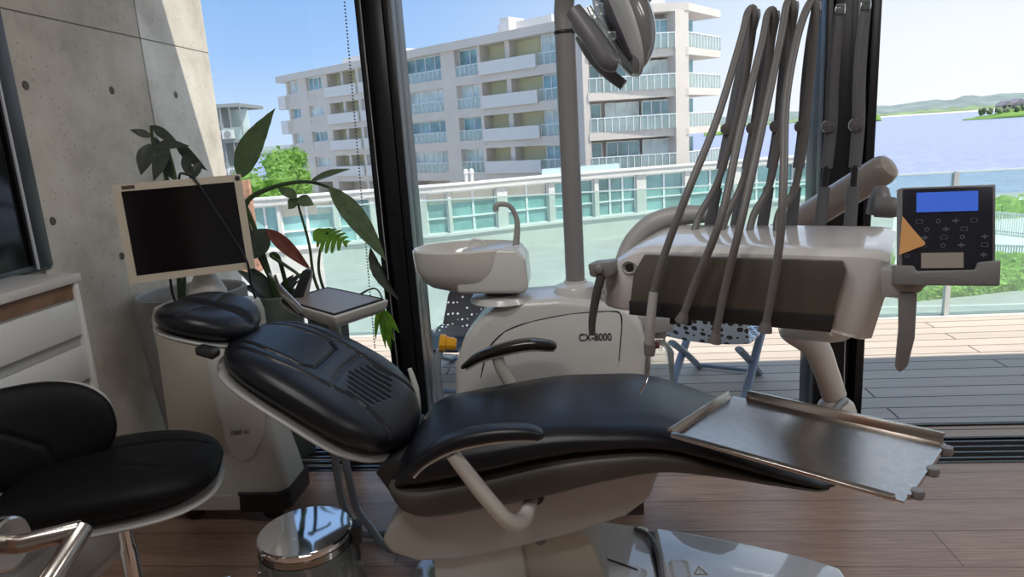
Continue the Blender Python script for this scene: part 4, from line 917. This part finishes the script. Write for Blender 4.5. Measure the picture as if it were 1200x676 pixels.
# assistant tray in front of window
T0=aY(452,352,2.62); zt=.865
C1=aZ(384,337,zt); C2=aZ(452,351,zt); C3=aZ(392,370,zt); C4=aZ(330,352,zt)
def q4(k,z): c=(C1+C2+C3+C4)/4; return [Vector((c.x+(p.x-c.x)*k,c.y+(p.y-c.y)*k,z)) for p in (C1,C2,C3,C4)]
asst=MB().loft([q4(.86,zt-.055),q4(1.0,zt-.035),q4(1.05,zt-.005),q4(1.03,zt),q4(.98,zt),q4(.97,zt-.006)]).build('assistant_tray',offwhite,su,bevel=.006)
MB().loft([q4(.955,zt-.004),q4(.965,zt+.004),q4(.95,zt+.006),q4(.92,zt+.003)],caps=False).build('tray_rim',dark,asst)
MB().loft([q4(.93,zt-.004),q4(.93,zt+.003)]).build('tray_mat',mat('tray_mat_grey',(.30,.265,.24),.4),asst,smooth=False)
cc=(C1+C2+C3+C4)/4
MB().sweep([(cc.x,cc.y,zt-.05),(cc.x+.01,cc.y,.66),(cc.x+.12,cc.y,.32),(-.50,2.60,.28)],[.022,.024,.026,.026],12).build('assistant_arm',greyp2,su)
HB=aZ(372,372,.84)
MB().sweep([aY(332,350,2.50),aY(350,362,2.50),aY(372,374,2.50)],[.016,.02,.016],10).build('instrument_holder',dark,su)
for (x0,y0),(x1,y1),(x2,y2),m_,r in (((315,320),(336,343),(364,372),chrome,.0055),((322,322),(330,342),(352,366),steel2,.0085),((330,345),(345,357),(362,372),greyp,.009),((325,333),(330,346),(345,360),steel2,.003)):
    MB().sweep([aY(x0,y0,2.46),aY(x1,y1,2.47),aY(x2,y2,2.48)],[r*.6,r,r*1.1],8).build('suction_handpiece',m_,su)
MB().prism([(0,0),(.045,0),(.10,.115),(.085,.125),(.065,.12)],lambda a,b_,d:aY(340,352,2.62)+Vector((a,d,b_)),0,.03).build('holder_cradle',dark,su,bevel=.008)
MB().prism([(0,0),(.025,0),(.06,.105),(.045,.125),(.03,.12)],lambda a,b_,d:aY(352,350,2.64)+Vector((a,d,b_)),0,.03).build('cradle_cover',greyp2,su,bevel=.008)
# ============================================================ OPERATING LAMP
lp=thing('operating_lamp','grey dental operating lamp on a tall post rising behind the basin','dental lamp',(-.02,2.62,.84))
pm_=mat('lamp_post_grey',(.27,.268,.27),.35)
def PP(x,y): return aY(x,y,2.62)
base_=PP(675,345)
MB().lathe([(0,.825),(.085,.825),(.088,.85),(.075,.875),(.045,.885),(.045,.895),(0,.895)],(base_.x,2.62,0),30).build('post_base',white,lp)
MB().sweep([(base_.x,2.62,.86),(base_.x,2.62,1.80)],.037,24,smooth=1).build('post',pm_,lp)
MB().lathe([(.0385,0),(.0395,.002),(.0395,.010),(.0385,.012)],(base_.x,2.62,1.80),24,caps=False).build('post_joint_ring',dark,lp)
MB().sweep([(base_.x,2.62,1.812),(base_.x,2.62,1.88),(base_.x+.012,2.60,1.94),(base_.x+.05,2.56,1.985),(base_.x+.13,2.5,2.02),(base_.x+.30,2.4,2.03)],.036,20).build('upper_arm',pm_,lp)
J=aY(765,-25,2.33)
MB().sweep([(base_.x+.28,2.41,2.03),J,aY(752,0,2.30),aY(745,20,2.29)],[.034,.03,.026,.026],14).build('drop_arm',pm_,lp)
# head: curved oval shell facing lower left
hA,hB=aY(705,-28,2.28),aY(752,84,2.24)
hax=(hB-hA).normalized(); hnm=Vector((-.82,-.35,-.45)); hnm=(hnm-hax*hnm.dot(hax)).normalized(); hsd=hax.cross(hnm); hc=(hA+hB)/2+hnm*-.0; Lh=(hB-hA).length
headm=mat('lamp_head_grey',(.22,.21,.22),.18,coat=.5)
hd_=cushion(lambda s,w,h: hc+hax*s+hsd*w+hnm*(-h*1.0+(-.02)*(s/Lh*2)**2*-1),Lh,lambda X:.112-.02*X,.09,.02,n=40,sq=2.3,p=2.4)
weld(hd_.build('lamp_head',headm,lp,angle=70))
rim=cushion(lambda s,w,h: hc+hnm*.012+hax*s+hsd*w+hnm*(-h),Lh+.02,lambda X:.120-.02*X,.010,.012,n=30,sq=2.3,p=6)
weld(rim.build('head_rim',mat('rim_pale',(.55,.57,.58),.12,coat=.5),lp,angle=60))
MB().box((-Lh*.30,-.03,.012),(Lh*.36,.03,.035),lambda v:hc+hax*v.x+hsd*v.y+hnm*v.z).build('light_window',mat('lamp_window_dark',(.05,.045,.06),.2),lp,bevel=.005)
rf_=MB().sweep([aY(672,12,2.22),aY(695,45,2.20),aY(712,70,2.19),aY(724,75,2.19)],[.026,.033,.033,.022],14); rf_.build('front_handle',mat('handle_grey',(.13,.13,.14),.4),lp)
MB().sweep([aY(683,42,2.36),aY(693,62,2.34),aY(709,82,2.33),aY(731,100,2.32)],[.026,.023,.020,.017],14).build('rear_handle',mat('handle_grey',(.13,.13,.14),.4),lp)
MB().sweep([aY(690,8,2.24),aY(700,25,2.23),aY(730,68,2.22),aY(748,88,2.22)],[.007,.010,.008,.006],8).build('reflector_edge',clearp,lp)
MB().box((-.012,-.012,-.015),(.012,.012,.02),lambda v:aY(702,12,2.20)+v).build('clip',clearp,lp,bevel=.003)
MB().box((-.012,-.012,-.012),(.012,.012,.012),lambda v:aY(717,42,2.20)+v).build('clip',clearp,lp,bevel=.003)
MB().sweep([aY(673,14,2.24),aY(680,32,2.22),aY(694,52,2.24),aY(688,30,2.34),aY(686,46,2.36)],[.020,.022,.016,.02,.02],12).build('handle_yoke',headm,lp)
# ============================================================ DELIVERY UNIT
O=Vector((.165,1.75,0)); ya=math.radians(-25); cx_=Vector((math.cos(ya),math.sin(ya),0)); cy_=Vector((-math.sin(ya),math.cos(ya),0))
def cp(l,d,z): return O+cx_*l+cy_*d+Vector((0,0,z))
def cpx(px,py,d): return aP(px,py,O+cy_*d,cy_)
du=thing('delivery_unit','white dental instrument console with whip arms, hoses and a keypad, over the chair','dental unit',tuple(cp(.2,.15,.9)))
# console body
def csl(l):
    zt=smoothtab([(-.155,1.045),(-.14,1.085),(-.10,1.115),(-.05,1.145),(.0,1.158),(.45,1.160),(.52,1.158),(.555,1.145),(.565,1.10)],l)
    zb=interp([(-.155,1.00),(-.13,.985),(.0,.985),(.45,.972),(.53,.958),(.565,.958)],l)
    return zt,zb
secs=[]
for i in range(49):
    l=-.155+.72*i/48; zt,zb=csl(l); e=0
    if l<-.06: e=.06*(1-(l+.155)/.095)**2
    if l>.53: e=.02*((l-.53)/.035)
    y0,y1=-.0+e,.30-e*.6
    pts=[(y0+.006,zb),(y0,zb+.01),(y0,zt-.035),(y0+.006,zt-.014),(y0+.025,zt-.003),(y0+.06,zt+.002),(y1-.06,zt+.016),(y1-.02,zt+.016),(y1-.004,zt+.004),(y1,zt-.02),(y1,zb+.03),(y1-.02,zb)]
    secs.append([cp(l-max(0,(l-.40)/.165)*.045*(1.17-z)/.2,y,z) for y,z in pts])
cons=MB().loft(secs).build('console',mat('console_glossy_white',(.63,.62,.61),.13,spec=.6,coat=.7),du,angle=35)
MB().sweep([cp(-.175,.26,1.05),cp(-.15,.30,1.115),cp(-.09,.33,1.17),cp(-.0,.345,1.195),cp(.12,.35,1.197)],[.02,.03,.035,.03,.02],14).build('rear_cowl',greyp2,du)
MB().prism([(-.043,.998),(-.03,1.09),(-.0,1.140),(.455,1.140),(.462,1.12),(.437,.998)],lambda a,b_,d:cp(a,d,b_),-.016,.002).build('drawer_front',taupe,du,bevel=.003)
MB().prism([(-.043,.980),(-.043,1.018),(.443,1.014),(.437,.976)],lambda a,b_,d:cp(a,d,b_),-.020,.0).build('drawer_lip',dark,du,bevel=.003)
MB().lathe([(.013,0),(.017,.0),(.018,.003),(.016,.005),(.013,.003)],cp(-.045,-.001,1.103),24,-cy_,sx=1.2,caps=False).build('key_ring',greyp2,du)
MB().lathe([(0,0),(.011,0),(.011,.004),(0,.005)],cp(-.045,-.001,1.103),18,-cy_).build('key_button',dark,du)
for l in (.06,.10,.17): MB().box((l-.008,.02,.952),(l+.008,.04,.985),lambda v:cp(v.x,v.y,v.z)).build('hose_plug',dark,du,bevel=.002)
# handles
def handle(top,mid,end,w):
    MB().sweep([top,mid,end],[.016,.015,.012],14,flat=(.7,1.3)).build('handle',greyp,du)
hL0=cpx(708,322,-.02); 
MB().prism([(-.03,-.012),(-.035,.022),(.03,.03),(.04,.0),(.02,-.018)],lambda a,b_,d:cpx(708,317,-.0)+cx_*a+Vector((0,0,b_))+cy_*d,-.03,.03).build('handle_bracket',greyp,du,bevel=.006)
MB().sweep([cpx(705,322,-.025),cpx(699,345,-.03),cpx(694,375,-.03),cpx(694,392,-.03)],[.015,.015,.013,.011],14,flat=(1,.8)).build('handle',mat('handle_dark',(.07,.068,.065),.3),du)
MB().lathe([(0,0),(.012,0),(.012,.008),(.006,.012),(0,.012)],cpx(702,315,-.032),14,-cy_).build('bolt',greyp,du)
MB().prism([(-.03,-.03),(-.035,.032),(.02,.034),(.05,.01),(.045,-.012),(.01,-.03)],lambda a,b_,d:cpx(1053,330,-.0)+cx_*a+Vector((0,0,b_))+cy_*d,-.03,.03).build('handle_bracket',greyp2,du,bevel=.006)
MB().lathe([(0,0),(.014,0),(.014,.008),(.007,.012),(0,.012)],cpx(1066,330,-.032),14,-cy_).build('bolt',greyp,du)
MB().prism([(0,0),(.035,0),(.036,-.10),(.026,-.165),(.012,-.180),(.002,-.168),(.004,-.08)],lambda a,b_,d:cpx(1053,338,-.0)+cx_*a+Vector((0,0,b_))+cy_*d,-.034,-.012).build('handle',greyp,du,bevel=.005)
# keypad panel
PTL,PTR,PBR,PBL=cpx(1064,223,.0),cpx(1161,222,.0),cpx(1157,316,.0),cpx(1057,312,.0)
pc=(PTL+PTR+PBR+PBL)/4; px_ax=(PTR-PTL).normalized()
pax=Vector((math.cos(math.radians(-10)),math.sin(math.radians(-10)),0)); paz=Vector((.0,.22,1)); paz=(paz-pax*paz.dot(pax)).normalized(); pay=paz.cross(pax)
pc=aP(1110,268,O+cx_*.66,cy_)
dcp=pc-CAMP; sc_=dcp.length/ (Vector((1,0,0)).length) ; D_=dcp.dot(FW)
pw=99/FPX*D_; ph=97/FPX*D_/.97
PF=lambda v: pc+pax*v.x+pay*v.y+paz*v.z
kp=MB().box((-pw/2,-.0,-ph/2),(pw/2,.03,ph/2),PF).build('keypad_panel',greyp,du,bevel=.003)
MB().box((-pw/2+.004,-.003,-ph/2+.003),(pw/2-.006,.002,ph/2-.004),PF).build('keypad_face',mat('keypad_navy',(.018,.020,.032),.25),kp,bevel=.001)
MB().box((-pw*.33,-.005,ph*.20),(pw*.31,-.002,ph*.43),PF).build('display',mat('lcd_blue',(.03,.08,.35),.2,emit=((.06,.16,.75),.55)),kp,smooth=False)
MB().box((-pw*.28,-.006,-ph*.46),(pw*.16,-.002,-ph*.28),PF).build('data_plate',mat('plate_beige',(.36,.33,.30),.4),kp,smooth=False)
keym=mat('key_print',(.13,.145,.20),.5)
def key(x,z,kind):
    m=MB()
    if kind==0:
        for a,b_,c,d in ((-.006,-.004,.006,-.003),(-.006,.003,.006,.004),(-.006,-.003,-.005,.003),(.005,-.003,.006,.003)): m.box((x+a,-.0042,z+b_),(x+c,-.0028,z+d),PF)
    elif kind==1: m.lathe([(.003,-.0),(.0045,0),(.0045,.001),(.003,.001)],PF(Vector((x,-.0032,z))),12,-pay,caps=False)
    else: m.box((x-.006,-.0042,z-.0015),(x+.006,-.0028,z+.0015),PF); m.box((x-.001,-.0042,z-.005),(x+.001,-.0028,z+.005),PF)
    m.build('key_symbol',keym,kp,smooth=False)
for r,row in enumerate(((-.30,-.10,.08,.27),(-.22,-.02,.17),(-.24,-.04,.15,.38),(-.26,-.05,.14,.38),(-.43,.37))):
    for c,x in enumerate(row): key(x*pw,ph*(.09-.095*r-(.02 if r>3 else 0)),(r+c)%3)
MB().prism([(-pw/2-.012,-ph/2-.005),(-pw/2-.012,-ph/2-.028),(pw/2+.004,-ph/2-.030),(pw/2+.006,-ph/2+.022),(pw*.30,-ph/2+.018),(pw*.28,-ph/2+.003),(-pw*.34,-ph/2+.001),(-pw*.36,-ph/2+.012),(-pw/2-.010,-ph/2+.014)],lambda a,b_,d:PF(Vector((a,d,b_))),-.012,.034).build('panel_holder',greyp,du,bevel=.004)
MB().sweep([cp(.54,.05,1.09),PF(Vector((-pw/2+.0,.03,-ph/2-.012))),PF(Vector((-pw*.2,.02,-ph/2-.015)))],.018,12).build('panel_arm',greyp,du)
og_=MB().prism([(-pw/2-.003,-ph*.30),(-pw/2+.003,ph*.16),(-pw*.36,-.002),(-pw*.24,-ph*.16),(-pw*.25,-ph*.19)],lambda a,b_,d:PF(Vector((a,d,b_))),-.0062,-.0048).build('sticky_note',orange,None,smooth=False)
setp(og_,'orange curled paper scrap stuck on the left edge of the keypad panel','paper scrap')
# spring arm and rear joint
sa0=aY(1038,197,2.14); sa1=aY(935,262,2.34)
MB().sweep([sa0+(sa0-sa1).normalized()*.020,sa0+(sa0-sa1).normalized()*.012,sa0-(sa0-sa1).normalized()*.008,sa0.lerp(sa1,.5),sa1,sa1+(sa1-sa0)*.5],[.020,.040,.050,.052,.052,.050],20,flat=(.9,1),smooth=1).build('spring_arm',mat('spring_arm_grey',(.36,.32,.29),.28,coat=.3),du)
MB().sweep([aY(1026,242,2.04),aY(1045,243,2.02),aY(1056,243,2.01)],[.030,.030,.022],16).build('rear_joint',greyp,du)
MB().sweep([aY(1030,250,2.05),aY(1031,235,2.05),aY(1033,222,2.07)],[.034,.030,.020],16).build('rear_joint',greyp,du)
e_=sa1+(sa1-sa0)*.5
MB().sweep([e_+Vector((.03,0,.01)),e_,(.15,2.50,.95),(.10,2.60,.80)],[.035,.040,.038,.038],14).build('support_arm',greyp2,du)
# whip arms with hoses
bl=[.084,.155,.227,.300,.372,.443]; tips=[(886,17),(909,19),(931,8),(957,8),(985,11),(1015,6)]; kn=[(855,151),(885,150),(912.6,148),(942,148),(974,148),(1006,146)]
for i in range(6):
    tp_=cpx(*tips[i],.30); k_=cpx(*kn[i],.30); b_=cp(bl[i],.29,1.165)
    mid=b_.lerp(k_,.42)
    a=MB().sweep([b_,b_.lerp(k_,.18),mid],[.0135,.013,.012],12,flat=(1.15,.7),up=cx_).build('whip_arm',hosearm,du)
    MB().sweep([mid,b_.lerp(k_,.62)],.0085,10,smooth=1).build('arm_pivot',dark,a)
    MB().sweep([b_.lerp(k_,.60),k_,k_.lerp(tp_,.35)+cx_*-.004,k_.lerp(tp_,.7)+cx_*-.004,tp_],[.0125,.013,.0125,.012,.010],12,flat=(1.15,.6),up=cx_).build('arm_upper',hosearm,a)
    MB().lathe([(0,-.012),(.015,-.010),(.017,0),(.015,.010),(0,.012)],k_+cx_*-.006+cy_*-.006,14,cy_).build('arm_knuckle',mat('knuckle_grey',(.11,.11,.115),.3),a)
    MB().lathe([(0,-.012),(.012,-.010),(.014,0),(.012,.010),(0,.012)],tp_+cy_*-.004,14,cx_).build('arm_hook',clearp if i>3 else greyp,a)
ent=[(812,272),(843,272),(877,272),(910,272)]
paths=[[(820,252),(843,208),(868,120)],[(853,250),(872,208),(893,120)],[(884,250),(903,212),(921,110)],[(913,250),(933,215),(948,110)]]
down=[[(868,48),(840,140),(806,225),(778,300),(766,342)],[(893,50),(868,150),(845,255),(815,330),(800,372)],[(915,45),(893,150),(868,262),(850,335),(838,396)],[(934,45),(921,120),(918,215),(913,290),(897,383)]]
for i in range(4):
    tp_=cpx(*tips[i],.28)
    pts=[cpx(ent[i][0],ent[i][1],.20)+Vector((0,0,-.012))]+[cpx(x,y,.20+.065*min(1,(k+1)/2)) for k,(x,y) in enumerate(paths[i])]
    pts+=[tp_+cy_*-.025+Vector((0,0,-.012)),tp_+cy_*-.035+Vector((0,0,.004))+cx_*-.012]
    n=len(down[i])
    for k,(x,y) in enumerate(down[i]):
        pts.append(cpx(x,y,interp([(48,.20),(150,.07),(235,-.035),(290,-.045),(400,-.05)],y)))
    MB().sweep(pts,.0095,12,smooth=8).build('hose',hose,du,angle=80)
    e=pts[-1]; dd=(pts[-1]-pts[-2]).normalized()
    if i==0:
        h=MB().sweep([e,cpx(762,380,-.06),cpx(761,412,-.06)],[.011,.0125,.013],14).build('syringe_handpiece',greyp2,du)
        MB().sweep([cpx(762,402,-.06),cpx(761,416,-.06)],[.017,.013],12,smooth=1).build('syringe_head',greyp,h)
        MB().box((.008,-.01,-.006),(.022,.01,.008),lambda v:cpx(762,405,-.06)+v).build('syringe_button',mat('button_maroon',(.12,.03,.06),.4),h,bevel=.002)
        MB().sweep([cpx(761,414,-.06),cpx(760,425,-.06),cpx(758,445,-.06),cpx(749,462,-.06)],[.004,.0025,.002,.002],8).build('syringe_nozzle',chrome,h)
    else:
        MB().sweep([e-dd*.012,e+dd*.004,e+dd*.012],[.0105,.0155,.0165],14,smooth=1).build('hose_coupling',hose,du)
# curved carrier arm down to the tray
MB().sweep([cp(.40,.15,.985),cp(.44,.14,.955),aY(930,382,1.93),aY(955,405,1.93),aY(968,435,1.93),aY(978,465,1.93)],[.05,.05,.045,.038,.034,.034],18,flat=(1,.85),up=cx_).build('carrier_arm',mat('arm_cream',(.66,.64,.60),.3,coat=.3),du)
MB().lathe([(0,0),(.052,0),(.054,.012),(.046,.034),(.034,.045),(0,.045)],aY(980,478,1.93)+Vector((0,0,-.018)),24).build('arm_collar',mat('arm_cream',(.66,.64,.60),.3,coat=.3),du)
# carrier plate under the tray
A1=aZ(868,462,.715);A2=aZ(1112,505,.715);A3=aZ(1050,585,.715);A4=aZ(780,508,.715)
tex=(A3-A4).normalized(); tey=Vector((-tex.y,tex.x,0)); tc0=(A1+A2+A3+A4)/4
TFm=lambda v: Vector((tc0.x,tc0.y,0))+tex*v.x+tey*v.y+Vector((0,0,v.z))
ac_=aY(980,478,1.93)
MB().sweep([Vector((ac_.x,ac_.y,ac_.z-.03)),Vector((ac_.x,ac_.y-.05,.672)),Vector((tc0.x,tc0.y,.683))],[.012,.010,.008],12).build('tray_bracket',greyp,du)
MB().box((-.12,-.10,.688),(.12,.10,.698),TFm).build('tray_bracket_plate',greyp,du,bevel=.003)
# ============================================================ STEEL TRAY
tl=(A3-A4).length; tw=.325
tr=thing('steel_tray','brushed stainless instrument tray with raised rims, in front of the foot of the chair','tray',(tc0.x,tc0.y,.70))
hl,hw=tl/2,tw/2
MB().box((-hl,-hw,.700),(hl,hw,.7035),TFm).build('tray_floor',steel,tr,smooth=False)
def rimbar(name,poly,a0,a1,along='x'):
    if along=='x': MB().prism(poly,lambda a,b_,d:TFm(Vector((d,a,b_))),a0,a1).build(name,steel2,tr,bevel=.0015)
    else: MB().prism(poly,lambda a,b_,d:TFm(Vector((a,d,b_))),a0,a1).build(name,steel2,tr,bevel=.0015)
rimbar('back_rim',[(hw-.003,.702),(hw+.006,.725),(hw+.020,.722),(hw+.020,.714),(hw+.009,.716),(hw+.002,.698)],-hl+.035,hl-.005)
rimbar('front_rim',[(-hw+.003,.702),(-hw-.004,.718),(-hw-.016,.714),(-hw-.016,.706),(-hw-.007,.708),(-hw,.698)],-hl,hl-.015)
rimbar('left_rim',[(-hl+.003,.702),(-hl-.006,.724),(-hl-.018,.718),(-hl-.017,.710),(-hl-.009,.714),(-hl-.002,.698)],-hw,hw-.02,'y')
for y in (hw-.03,.01,-hw+.055):
    MB().lathe([(0,-.010),(.012,-.009),(.014,0),(.012,.009),(0,.010)],TFm(Vector((hl+.010,y,.700))),16,Vector((0,0,1))).build('rim_clip',greyp,tr)
MB().box((hl-.002,-hw+.03,.694),(hl+.004,hw-.01,.706),TFm).build('right_edge',steel2,tr,smooth=False)
# ============================================================ ROLLING STOOL
S=Vector((-1.30,1.64,0))
rs=thing('rolling_stool','black padded rolling stool with low curved backrest in the left foreground','stool',(S.x,S.y,0))
sax=Vector((.93,.36,0)).normalized(); say=Vector((-sax.y,sax.x,0))
SC=(aZ(10,560,.60)+aZ(257,545,.60)+aZ(150,500,.60)+aZ(120,612,.60))/4; SC.z=.59
def sw(X): return .20+.03*X-.02*X*X
st=cushion(lambda s,w,h: SC+sax*s+say*w+Vector((0,0,h+.012*(s/.25)**2*-1)),.56,lambda X:.225,.055,.070,[([(-.22,.02),(-.05,.05),(.15,.06),(.25,.05)],.006,.007),([(-.2,-.10),(.0,-.10),(.14,-.07),(.2,.0)],.0,.006),([(-.16,-.06),(.05,-.08),(.15,-.12)],.005,.007)],n=70,sq=2.7,p=4)
weld(st.build('seat',leather2,rs,angle=70))
weld(cushion(lambda s,w,h: SC-Vector((0,0,.068))+sax*s+say*w+Vector((0,0,h)),.555,lambda X:.222,.005,.02,n=30,sq=2.7,p=6).build('seat_shell',greyp2,rs,angle=60))
BC=aD(38,508,1.92)
bn=(CAMP-BC); bn.z=.0; bn=bn.normalized(); bax=Vector((bn.y,-bn.x,0)); bax=-bax if bax.x<0 else bax
bax=(bax+Vector((0,0,.02))).normalized(); bup=Vector((0,0,1))-bn*.25; bup=(bup-bax*bup.dot(bax)).normalized(); bnn=bax.cross(bup); bnn=bnn if bnn.dot(bn)>0 else -bnn
br_=cushion(lambda s,w,h: BC+bax*s+bup*(w-.04*(s/.2)*abs(s/.2)*.3)+bnn*(h+.05*(s/.2)**2),.40,lambda X:.141-.012*X,.040,.035,[([(-.2,.06),(-.06,.02),(.02,-.04),(.04,-.12)],.006,.007)],n=60,sq=2.4,p=3)
weld(br_.build('backrest',leather2,rs,angle=70))
weld(cushion(lambda s,w,h: BC-bnn*.034+bax*s+bup*w+bnn*(h+.05*(s/.2)**2),.405,lambda X:.143-.012*X,.004,.02,n=24,sq=2.4,p=5).build('backrest_shell',greyp2,rs,angle=60))
MB().sweep([BC-bnn*.05-bup*.05,BC-bnn*.09-bup*.2,SC+Vector((0,0,-.08))+sax*-.18,SC+Vector((0,0,-.075))],[.016,.018,.018,.016],12,flat=(.6,1.6)).build('backrest_bracket',white,rs)
LF=aP(152,650,(SC.x,SC.y,0),Vector((-.1,1,0)).normalized())
gx,gy=LF.x,LF.y
MB().lathe([(0,.30),(.013,.30),(.013,.53),(.05,.535),(.05,.545),(0,.545)],(gx,gy,0),20).build('gas_lift',chrome,rs)
MB().lathe([(0,.10),(.024,.10),(.024,.35),(.019,.37),(.019,.44),(.024,.445),(.024,.46),(0,.46)],(gx,gy,0),24).build('lift_sleeve',chrome,rs)
MB().lathe([(0,.09),(.045,.09),(.045,.12),(.03,.14),(0,.14)],(gx,gy,0),24).build('base_hub',chrome,rs)
for k in range(5):
    a=math.radians(72*k-10); d=Vector((math.cos(a),math.sin(a),0)); c=Vector((gx,gy,0))
    lg=MB().sweep([c+d*.03+Vector((0,0,.115)),c+d*.15+Vector((0,0,.10)),c+d*.285+Vector((0,0,.075))],[.022,.018,.013],12,flat=(.7,1.2)).build('base_leg',chrome,rs)
    p=c+d*.28; sd_=Vector((-d.y,d.x,0))
    for o_ in (-.013,.013): MB().lathe([(0,-.008),(.024,-.007),(.027,0),(.024,.007),(0,.008)],p+sd_*o_+Vector((0,0,.027)),16,sd_).build('caster',dark,lg)
    MB().sweep([p+Vector((0,0,.027)),p+Vector((0,0,.08))],.008,8,smooth=1).build('caster_stem',dark,lg)
# ============================================================ WASTE BIN
B=aZ(357,620,.295)
wb=thing('waste_bin','round pedal waste bin with a mirror chrome lid beside the chair base','bin',(B.x,B.y,0))
R_=.142
MB().lathe([(0,0),(R_-.012,0),(R_-.008,.01),(R_-.006,.245),(0,.245)],(B.x,B.y,0),48).build('body',chrome,wb)
MB().lathe([(R_-.004,.24),(R_+.001,.245),(R_+.002,.27),(R_-.003,.273),(R_-.006,.245)],(B.x,B.y,0),48,caps=False).build('collar',mat('bin_dark_chrome',(.30,.29,.28),.12,metal=1),wb)
MB().lathe([(R_+.002,.273),(R_+.004,.279),(R_+.003,.289),(R_,.292),(R_-.002,.2935),(R_-.004,.2935),(R_-.03,.2938),(0,.2945)],(B.x,B.y,0),64).build('lid',chrome,wb,angle=30)
hdv=(aZ(432,615,.275)-B); hdv.z=0; hdv.normalize(); hs_=Vector((-hdv.y,hdv.x,0))
HBf=lambda v: Vector((B.x,B.y,0))+hdv*v.x+hs_*v.y+Vector((0,0,v.z))
MB().box((R_-.002,-.030,.23),(R_+.030,.030,.287),HBf).build('hinge',dark,wb,bevel=.004)
MB().box((R_-.004,-.02,.17),(R_+.018,.02,.235),HBf).build('hinge',dark,wb,bevel=.004)
random.seed(5); secs=[]
for i in range(9):
    z=.247-.028*i; secs.append([Vector((B.x,B.y,z))+Vector((math.cos(2*PI*k/60),math.sin(2*PI*k/60),0))*(R_+.003+.004*i*abs(math.sin(k*1.7+i*.6))+random.uniform(0,.006)*min(1,i)) for k in range(60)])
MB().loft(secs,caps=False).build('bin_liner',clearp,wb,angle=30)
MB().sweep([HBf(Vector((-R_+.02,0,.03))),HBf(Vector((-R_-.04,0,.02)))],.012,10,smooth=1,flat=(.5,1.8)).build('pedal',dark,wb)
# ============================================================ HOSES ON THE FLOOR
for k,(pts,lab) in enumerate((([(392,530,2.34),(396,560,2.34),(402,590,2.32),(414,612,2.30),(430,626,2.26)],'left of two grey translucent hoses dropping from the backrest to the floor'),([(404,530,2.30),(409,560,2.30),(418,595,2.28),(432,615,2.22),(452,640,2.14)],'right of two grey translucent hoses dropping from the backrest to the chair base'))):
    P=[]
    for x,y,Y in pts:
        p=aY(x,y,Y)
        if p.z<.02: p=aZ(x,y,.02)
        P.append(p)
    P=[P[0]+Vector((.02,0,.12))]+P
    if k: P.append(Vector((-.60,2.02,.10)))
    else: P.append(P[-1]+Vector((.12,.02,-.0)))
    P[-1].z=max(P[-1].z,.02)
    o=MB().sweep(P,.0145,12).build('corrugated_hose',tube_m,None); setp(o,lab,'hose')
# ============================================================ DOOR HANDLE (open door just left of the frame)
dr=bpy.data.objects.new('door_1',None); COL.objects.link(dr); dr.location=(-.77,.35,0); dr['kind']='structure'
MB().box((-.80,-.15,.01),(-.758,.705,2.1)).build('leaf_panel',mat('door_wood',(.30,.14,.085),.45,noise=.25,nscale=12),dr,bevel=.002)
rc=aX(9,637,-.745); 
dh=thing('door_handle','brushed steel lever door handle on a round rose at the lower left corner','door handle',tuple(rc))
MB().lathe([(0,-.012),(.032,-.012),(.034,-.009),(.034,.003),(.031,.006),(0,.006)],rc,36,Vector((1,0,0))).build('rose',steel2,dh)
g1=aZ(97,621,rc.z+.005); g1=aY(97,620,rc.y-.01)
nk=Vector((rc.x+.07,rc.y,rc.z)); 
g1=aX(96,620,rc.x+.068)
MB().sweep([rc,rc+Vector((.02,0,0)),g1],[.0135,.0125,.0125],18,smooth=1).build('neck',steel2,dh)
g2=aX(52,688,rc.x+.066)
g3=g1+(g2-g1)*1.7
MB().sweep([g1+(g1-g2)*.04,g1,g2,g3],[.0125,.0135,.0135,.0135],20,smooth=1).build('grip',steel2,dh)
